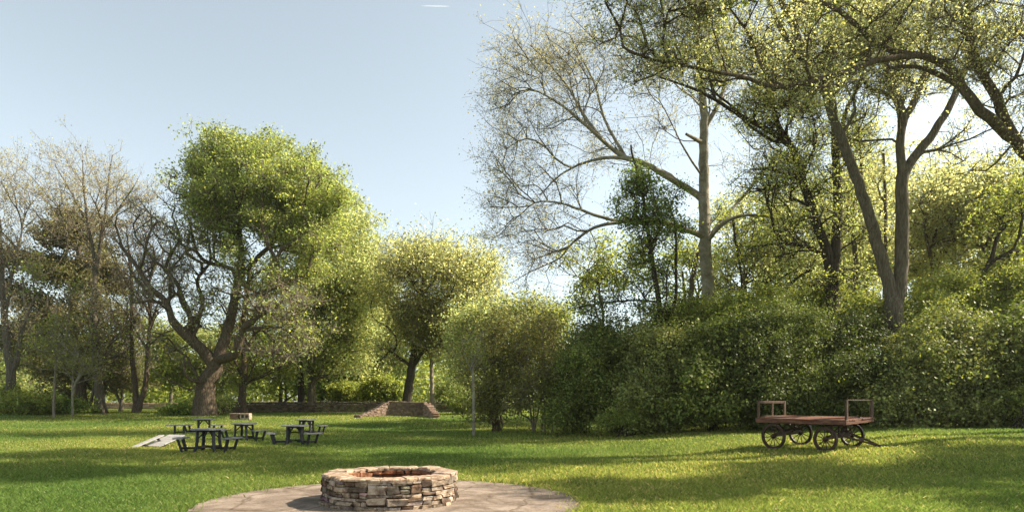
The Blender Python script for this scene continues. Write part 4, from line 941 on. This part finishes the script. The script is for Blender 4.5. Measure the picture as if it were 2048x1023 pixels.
def tree_q():
    d = 20; g = ground_pt(2300, 21); t = Tree(24, g)
    lp(t, g, [(2260, 650, 21), (2190, 500, 21), (2120, 390, 21), (2060, 315, 20.6), (2000, 255, 20.3), (1960, 220, 20), (1925, 175, 20), (1890, 130, 20)], .30, .125, pen=1)
    lp(t, None, [(1890, 130, 20), (1850, 113, 19.6), (1800, 114, 19.2), (1750, 122, 19), (1700, 142, 18.5), (1640, 158, 18), (1590, 168, 17.6), (1550, 176, 17.4), (1500, 158, 17.2), (1455, 148, 17), (1400, 138, 17)], .105, .04)
    lp(t, None, [(1925, 175, 20), (1880, 150, 20.4), (1830, 133, 20.6), (1780, 136, 21)], .10, .05)
    lp(t, None, [(1850, 113, 19.6), (1790, 104, 19.5), (1745, 82, 19.3), (1710, 50, 19), (1680, 22, 19), (1640, 0, 19), (1590, -50, 19)], .10, .05)
    lp(t, None, [(1730, 75, 19.3), (1690, 85, 19), (1650, 96, 18.6), (1610, 70, 18.4)], .05, .02)
    lp(t, None, [(2040, 300, 20.6), (2010, 240, 20.3), (1985, 180, 20), (1955, 130, 20), (1940, 70, 20), (1935, -20, 20)], .17, .09)
    lp(t, None, [(2120, 390, 21), (2160, 250, 21), (2200, 100, 21), (2260, -100, 21), (2300, -300, 21)], .3, .15)
    lp(t, None, [(2150, 240, 21), (2120, 60, 20), (2080, -100, 19), (2020, -300, 18)], .2, .08)
    B = [(1900, 60, 19.5, 160, 80, 1.7, 160, 1), (1750, 60, 19, 150, 75, 1.8, 170, 1), (1600, 90, 18, 150, 70, 1.7, 100, 1), (1450, 110, 17.3, 130, 60, 1.5, 100, 1), (1320, 90, 17, 110, 70, 1.5, 75, .9), (2000, 140, 20, 110, 100, 2.5, 190, 1), (1700, 190, 18.5, 140, 36, 1.6, 50, .9),
         (1540, 190, 17.6, 110, 36, 1.4, 50, .9), (1250, 40, 17, 90, 50, 1.5, 60, .7), (2030, 300, 20.5, 80, 60, 2.5, 70, .7), (1450, 10, 17, 180, 50, 2, 140, 1), (1860, -60, 19, 300, 70, 3, 90, 1),
         (2200, -100, 21, 200, 150, 3, 160, 1)]
    t.grow(B, seg=.45, alpha=.22, cs=.11, clus=10); t.build('overhanging_tree', 'tree at the right edge whose long dark bough sweeps left across the sky', bark=BARK, leaf='gold', nleaf=8.8, lsize=.062, spray=4, slen=.6, lspread=.13, rtip=.005)
tree_q()
# trees of the wood behind the shrubs
d = 42
for i, (px, dd, w_, top, bot, lf, n_, trunk, lab) in enumerate([
    (1490, 45, 70, 400, 640, 'gold', 200, True, 'olive small tree in the gap right of the sycamore trunk'),
    (1580, 44, 75, 400, 640, 'yellow', 240, True, 'yellow green small tree left of the mossy forked tree'),
    (1730, 46, 75, 330, 640, 'gold', 280, True, 'golden green tree between the two forked trees'),
    (1870, 40, 85, 310, 640, 'gold', 340, True, 'golden green tree right of the pale leaning trunks'),
    (1980, 37, 85, 350, 650, 'gold', 320, True, 'sunlit golden tree at the right edge above the shrubs'),
    (2090, 36, 80, 300, 650, 'yellow', 220, True, 'yellow green tree cut by the right edge of the picture'),
    (1200, 46, 80, 480, 640, 'olive', 120, True, 'sparse olive tree behind the shrubs left of the slim leafy tree'),
    (1370, 48, 60, 470, 650, 'olive', 110, True, 'olive tree behind the slim leafy tree'),
    (1660, 52, 80, 330, 640, 'gold', 240, True, 'olive tree deep in the wood behind the mossy forked tree'),
    (1800, 52, 90, 360, 640, 'gold', 240, True, 'yellow green tree deep in the wood behind the pale trunks'),
    (1930, 50, 90, 400, 640, 'yellow', 200, True, 'olive tree deep in the wood near the right edge')]):
    cy = (top + bot) / 2; h = (bot - top) / 2
    bare(60 + i, px, dd, [(px - 4, 740), (px + 6, 640), (px, cy + h * .4), (px - 5, cy - h * .2)], [(px, top + h * .5, dd, w_, h * .6, 3, n_ // 3, 1), (px - w_ * .3, cy + h * .3, dd, w_, h * .6, 3, n_ // 3, 1), (px + w_ * .4, cy, dd, w_ * .8, h * .8, 3, n_ // 3, 1)],
         'wood_tree', lab, r0=.17, r1=.08, leaf=lf, nleaf=12, lsize=.18, lspread=.36, sup=.1, lift=0, seg=.7, slen=.8, bark=BARK_D if i % 2 else BARK)
# dark leaning bough at the right
d = 31
t = T_(25, 1930, d); lp(t, ground_pt(1930, d), [(1950, 640, d), (1965, 555, d), (1985, 510, d), (1992, 480, d), (2010, 450, d), (2050, 425, d), (2110, 400, d)], .15, .07, pen=.5)
t.grow([(2040, 400, d, 60, 50, 2, 70, 1), (1990, 440, d, 50, 40, 2, 40, .8), (2060, 520, d, 50, 60, 2, 60, 1)], seg=.5)
t.build('bent_tree', 'dark crooked leaning stem bending right at the picture edge', bark=BARK_D, leaf='olive', nleaf=10, lsize=.13, lspread=.3)

# ------------------------------------------------------------------ shrubs
S = shrub
def thicket(name, label, px, d, stems, blobs, leaf, seed, nleaf, lsize, r=.06, bark=BARK, cat='shrub', slen=.6, lspread=.25):
    t = T_(seed, px, d); g = ground_pt(px, d); rng = random.Random(seed)
    for k, (x, y) in enumerate(stems):
        b = g + np.array([rng.uniform(-.6, .6), rng.uniform(-.4, .4), 0]); m = (b + PX(x, y, d)) / 2 + np.array([rng.uniform(-.2, .2), 0, .35]); t.limb([b, m, PX(x, y, d + rng.uniform(-.8, .8))], r, .02, attach=False)
    t.grow(blobs, seg=.4, alpha=.35, curl=.08, lift=.1)
    return t.build(name, label, cat=cat, bark=bark, leaf=leaf, rtip=.005, spray=4, slen=slen, nleaf=nleaf, lsize=lsize, lspread=lspread, sup=.3, tvar=.4)
thicket('tall_shrub', 'brownish green twiggy shrub just right of the pale sapling', 1000, 35, [(950, 700), (980, 660), (1010, 690), (1040, 740), (960, 770), (1000, 780)],
        [(985, 700, 35, 50, 60, 1.8, 150, 1), (1000, 790, 34, 55, 55, 1.6, 150, 1), (1020, 740, 35, 45, 70, 1.6, 120, 1), (960, 770, 35.5, 35, 60, 1.4, 80, .8)], 'bushb', 101, 8, .12)
thicket('tall_shrub', 'reddish twigged olive shrub between the brownish thicket and the dark shrubs', 1085, 34, [(1050, 680), (1085, 650), (1110, 690), (1130, 740), (1060, 770), (1100, 780)],
        [(1085, 690, 34.5, 50, 60, 1.8, 150, .9), (1080, 790, 33, 60, 50, 1.6, 150, 1), (1120, 750, 34, 40, 60, 1.5, 110, .9), (1050, 740, 34.5, 35, 60, 1.5, 90, .9)], 'bushb', 102, 7, .12, bark=BARK_T)
thicket('small_tree', 'loose pale green small tree rising behind the sapling and brownish thicket', 990, 42, [(950, 640), (990, 610), (1030, 620), (1070, 640)],
        [(960, 660, 42, 55, 50, 2.5, 150, 1), (1030, 640, 42, 60, 45, 2.5, 150, 1), (1080, 660, 42, 45, 45, 2, 90, .9), (920, 700, 42, 40, 60, 2, 90, 1)], 'yellow', 103, 8, .16, r=.09, cat='tree', slen=.8, lspread=.35)
thicket('small_tree', 'deeper green small tree between the pale loose tree and the wires', 1130, 40, [(1090, 650), (1120, 630), (1150, 650)],
        [(1120, 670, 40, 45, 40, 2, 110, 1), (1080, 690, 40, 35, 50, 2, 80, 1)], 'oak', 104, 7, .15, r=.08, cat='tree', slen=.7, lspread=.3)
S('shrub', 'dark evergreen shrub under the arching sycamore limb', [(1160, 770, 32, 62, 85, 2.2), (1195, 700, 33, 65, 45, 2), (1140, 825, 31, 55, 42, 1.5)], leaf='bush', seed=4, lsize=.105, per=40)
S('shrub', 'dark shrub with spreading top below the slim leafy tree', [(1240, 700, 33, 70, 80, 2.2), (1225, 800, 31, 60, 60, 1.8)], leaf='bush', seed=5, lsize=.105, per=40)
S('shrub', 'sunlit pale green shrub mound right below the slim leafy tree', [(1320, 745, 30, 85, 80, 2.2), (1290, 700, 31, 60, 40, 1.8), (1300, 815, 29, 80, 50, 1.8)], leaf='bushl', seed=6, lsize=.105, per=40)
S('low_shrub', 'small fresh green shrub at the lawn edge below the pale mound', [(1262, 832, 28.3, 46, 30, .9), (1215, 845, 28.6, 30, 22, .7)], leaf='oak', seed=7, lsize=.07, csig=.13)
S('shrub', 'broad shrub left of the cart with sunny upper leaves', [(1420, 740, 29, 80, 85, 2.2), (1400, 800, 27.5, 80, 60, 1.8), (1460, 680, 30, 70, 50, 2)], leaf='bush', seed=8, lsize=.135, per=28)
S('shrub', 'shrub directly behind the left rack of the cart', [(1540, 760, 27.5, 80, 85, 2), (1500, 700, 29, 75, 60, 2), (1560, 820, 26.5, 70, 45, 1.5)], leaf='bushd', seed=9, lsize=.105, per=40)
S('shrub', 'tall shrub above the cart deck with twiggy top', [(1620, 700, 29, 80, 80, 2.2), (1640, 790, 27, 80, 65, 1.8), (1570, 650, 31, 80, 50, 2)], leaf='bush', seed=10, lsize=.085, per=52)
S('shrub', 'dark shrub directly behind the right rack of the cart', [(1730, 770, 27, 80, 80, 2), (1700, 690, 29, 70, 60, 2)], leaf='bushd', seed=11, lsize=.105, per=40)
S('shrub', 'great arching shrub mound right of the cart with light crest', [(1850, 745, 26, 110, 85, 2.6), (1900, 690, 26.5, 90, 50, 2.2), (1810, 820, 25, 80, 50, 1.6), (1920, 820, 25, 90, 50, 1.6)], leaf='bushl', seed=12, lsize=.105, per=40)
S('shrub', 'shrub at the right edge behind the arching mound', [(2010, 720, 26, 80, 100, 2.2), (2070, 760, 25, 60, 110, 2.2), (2000, 820, 25, 60, 50, 1.6)], leaf='bush', seed=13, lsize=.13, per=30)
S('low_shrub', 'bright leafed low bush cut by the right picture edge', [(2050, 810, 23, 26, 44, .8)], leaf='oak', seed=14, lsize=.08, csig=.13)
S('shrub', 'high yellowish shrub behind the broad shrub under the sycamore', [(1440, 640, 34, 90, 50, 2.4), (1370, 660, 34, 60, 50, 2)], leaf='olive', seed=15, lsize=.1)
S('shrub', 'high yellowish shrub at the foot of the mossy forked tree', [(1560, 620, 34.5, 90, 45, 2), (1650, 620, 35, 70, 45, 2)], leaf='olive', seed=16, lsize=.1)
S('shrub', 'high olive shrub at the foot of the pale leaning trunks', [(1740, 640, 31, 50, 50, 2), (1840, 630, 31, 80, 50, 2)], leaf='olive', seed=17, lsize=.1)
S('shrub', 'high sunny shrub below the crooked leaning stem', [(1930, 610, 32, 90, 60, 2.4), (2030, 600, 31, 80, 60, 2.2)], leaf='olive', seed=18, lsize=.1)
S('low_shrub', 'pale leafed bush beside the leftmost forked trunk', [(60, 812, 54, 60, 24, 1.6), (20, 800, 56, 40, 30, 1.5)], leaf='olive', seed=19, lsize=.18, per=30)
S('low_shrub', 'dark green low bush between sapling and tall bare trunk', [(150, 818, 55, 50, 18, 1.4), (110, 810, 57, 30, 24, 1.4)], leaf='deep', seed=20, lsize=.16, per=30)
S('low_shrub', 'dark green bush left of the oak trunk foot', [(370, 815, 53.5, 30, 17, 1.2), (345, 822, 54, 24, 8, 1)], leaf='deep', seed=21, lsize=.15, per=30)
S('low_shrub', 'yellow green bush right of the oak trunk foot', [(440, 812, 53.5, 15, 20, .8), (452, 800, 55, 16, 12, .8)], leaf='yellow', seed=22, lsize=.15, per=30)
S('low_shrub', 'dark bush hiding the right end of the stone wall', [(925, 800, 55, 34, 24, 1.6), (900, 785, 60, 30, 24, 1.6)], leaf='bush', seed=23, lsize=.15, per=30)
S('low_shrub', 'light green bush behind the ramp above the wall', [(760, 780, 68, 50, 28, 1.6), (700, 785, 70, 40, 20, 1.6)], leaf='olive', seed=24, lsize=.2, per=30)

# ------------------------------------------------------------------ far wood that reads as one mass
def far_wood():
    rng = np.random.default_rng(77); n = 5200; px = rng.uniform(-700, 2700, n); d = rng.uniform(95, 135, n)
    top = 700 - 25 * np.sin(px * .013) - 22 * np.sin(px * .031 + 1) - 12 * np.sin(px * .09); py = top + (806 - top) * rng.random(n) ** .8
    C = np.stack([(px - 1024) * d / F, d, EYE + (HY - py) * d / F], 1); idx = np.repeat(np.arange(n), 26)
    L = C[idx] + rng.normal(0, 1.1, (len(idx), 3)); L = L[L[:, 2] > gz(L[:, 0], L[:, 1])]; t = rng.uniform(.6, 1.4, (n, 1))[idx][:len(L)]
    o = leaves('far_wood', L, .62, LEAF['olive'], None, rng, t, .35); o['label'] = 'distant mixed spring woodland closing the view behind the park'; o['category'] = 'woodland'; o['kind'] = 'stuff'
far_wood()

def thin(seed, px, d, pts, r0, r1, blobs, label, bark, leaf, nleaf=6, lsize=.14, **k):
    t = T_(seed, px, d); lp(t, ground_pt(px, d), [(*p, d) for p in pts], r0, r1, pen=.6); t.grow(blobs, seg=.5, cs=.2)
    t.build('slender_tree', label, bark=bark, leaf=leaf, nleaf=nleaf, lsize=lsize, spray=4, slen=.6, lspread=.28, rtip=.006, **k)
thin(201, 1372, 41, [(1378, 640), (1385, 560), (1398, 500), (1420, 440)], .24, .12, [(1430, 420, 41, 30, 40, 2, 30, .8), (1370, 520, 41, 40, 40, 2, 40, .8)], 'leaning mossy trunk close behind the foot of the sycamore', BARK_G, 'oak')
thin(202, 1484, 38, [(1486, 640), (1484, 560), (1472, 490), (1466, 440)], .13, .06, [(1490, 470, 38, 45, 45, 2, 60, .9), (1460, 540, 38, 30, 50, 2, 30, .8)], 'slender dark trunk right of the sycamore with thin olive leaves', BARK_D, 'olive')
thin(203, 1768, 36, [(1768, 640), (1770, 520), (1771, 420), (1768, 340), (1766, 300)], .13, .07, [(1770, 380, 36, 30, 60, 1.6, 50, .8), (1760, 500, 36, 36, 50, 1.6, 40, .8)], 'thin dead topped trunk seen between the pale leaning stems', BARK, 'gold')
thin(204, 1540, 36, [(1545, 640), (1560, 590), (1590, 560), (1620, 540)], .15, .07, [(1600, 540, 36, 50, 30, 1.8, 50, .9), (1520, 590, 36, 30, 30, 1.6, 30, .8)], 'low dark leaning trunk left of the mossy forked tree', BARK_D, 'yellow')
thin(205, 1700, 39, [(1702, 640), (1712, 540), (1706, 440), (1722, 350), (1716, 250)], .18, .09, [(1720, 300, 39, 45, 60, 2, 80, .9), (1700, 400, 39, 40, 50, 2, 60, .9)], 'straight brown trunk just left of the pale leaning stem', BARK, 'gold')
thin(206, 1858, 38, [(1860, 640), (1864, 540), (1850, 450), (1862, 380)], .14, .07, [(1860, 420, 38, 50, 60, 2, 90, .9), (1900, 480, 38, 45, 50, 2, 60, .9)], 'thin trunk in golden leaves right of the double stemmed pale tree', BARK, 'gold')
for i, (b, path, bl, lab) in enumerate([
    ((18.5, 19.5), [(18.6, 19.5, 10), (17.5, 19.8, 15.5), (12, 19.5, 17), (8, 19, 17.2)], [(6, 17.5, 16, 2.8, 130), (9.5, 19.5, 17, 2.8, 130), (4.5, 20, 16.5, 2, 60), (8, 23, 18, 2.8, 110), (13, 24, 18.5, 3, 120), (17, 22, 18, 2.6, 80)], 'shade tree outside the right edge whose high crown reaches over the lawn'),
    ((24, 16.5), [(24.1, 16.6, 7), (24.3, 16.4, 12)], [(20.5, 15.5, 14, 2.4, 110), (25, 16.5, 14.5, 3.0, 150), (29, 18, 14.5, 2.4, 90), (26, 13.5, 13.5, 2.2, 60)], 'shade tree standing outside the right edge nearest the viewer'),
    ((31, 18), [(31.2, 18, 8), (31, 18.3, 13)], [(31, 16.5, 14, 3.0, 130), (35, 19, 15, 3.2, 130), (31, 14.5, 14, 2.6, 90)], 'larger shade tree standing outside the right edge')]):
    g = np.array([b[0], b[1], float(gz(*b)) - .05]); t = Tree(300 + i, g); t.limb([g] + [np.array(q, float) for q in path], .33, .10)
    t.grow([(x * F / y + 1024, HY - (z - EYE) * F / y, y, rr * F / y, 1.7 * F / y, rr * .8, m, 1) for x, y, z, rr, m in bl], seg=.8, cs=.14, clus=8)
    t.build('shade_tree', lab, leaf='oak', nleaf=18, lsize=.19, spray=3, slen=.7, lspread=.28)

# ------------------------------------------------------------------ air
def haze():
    m = bpy.data.materials.new('spring_haze'); m.use_nodes = True; N, L = nodes(m); N.remove(N['Principled BSDF'])
    v = N.new('ShaderNodeVolumePrincipled'); v.inputs['Density'].default_value = .0003; v.inputs['Color'].default_value = (1, .98, .93, 1); v.inputs['Anisotropy'].default_value = .7
    L.new(v.outputs[0], N['Material Output'].inputs['Volume'])
    b = MB(); b.box((0, 60, 16), (260, 170, 36)); o = b.build('haze', m); tag(o, 'thin pale spring air over the whole park', 'haze', kind='stuff')
haze()
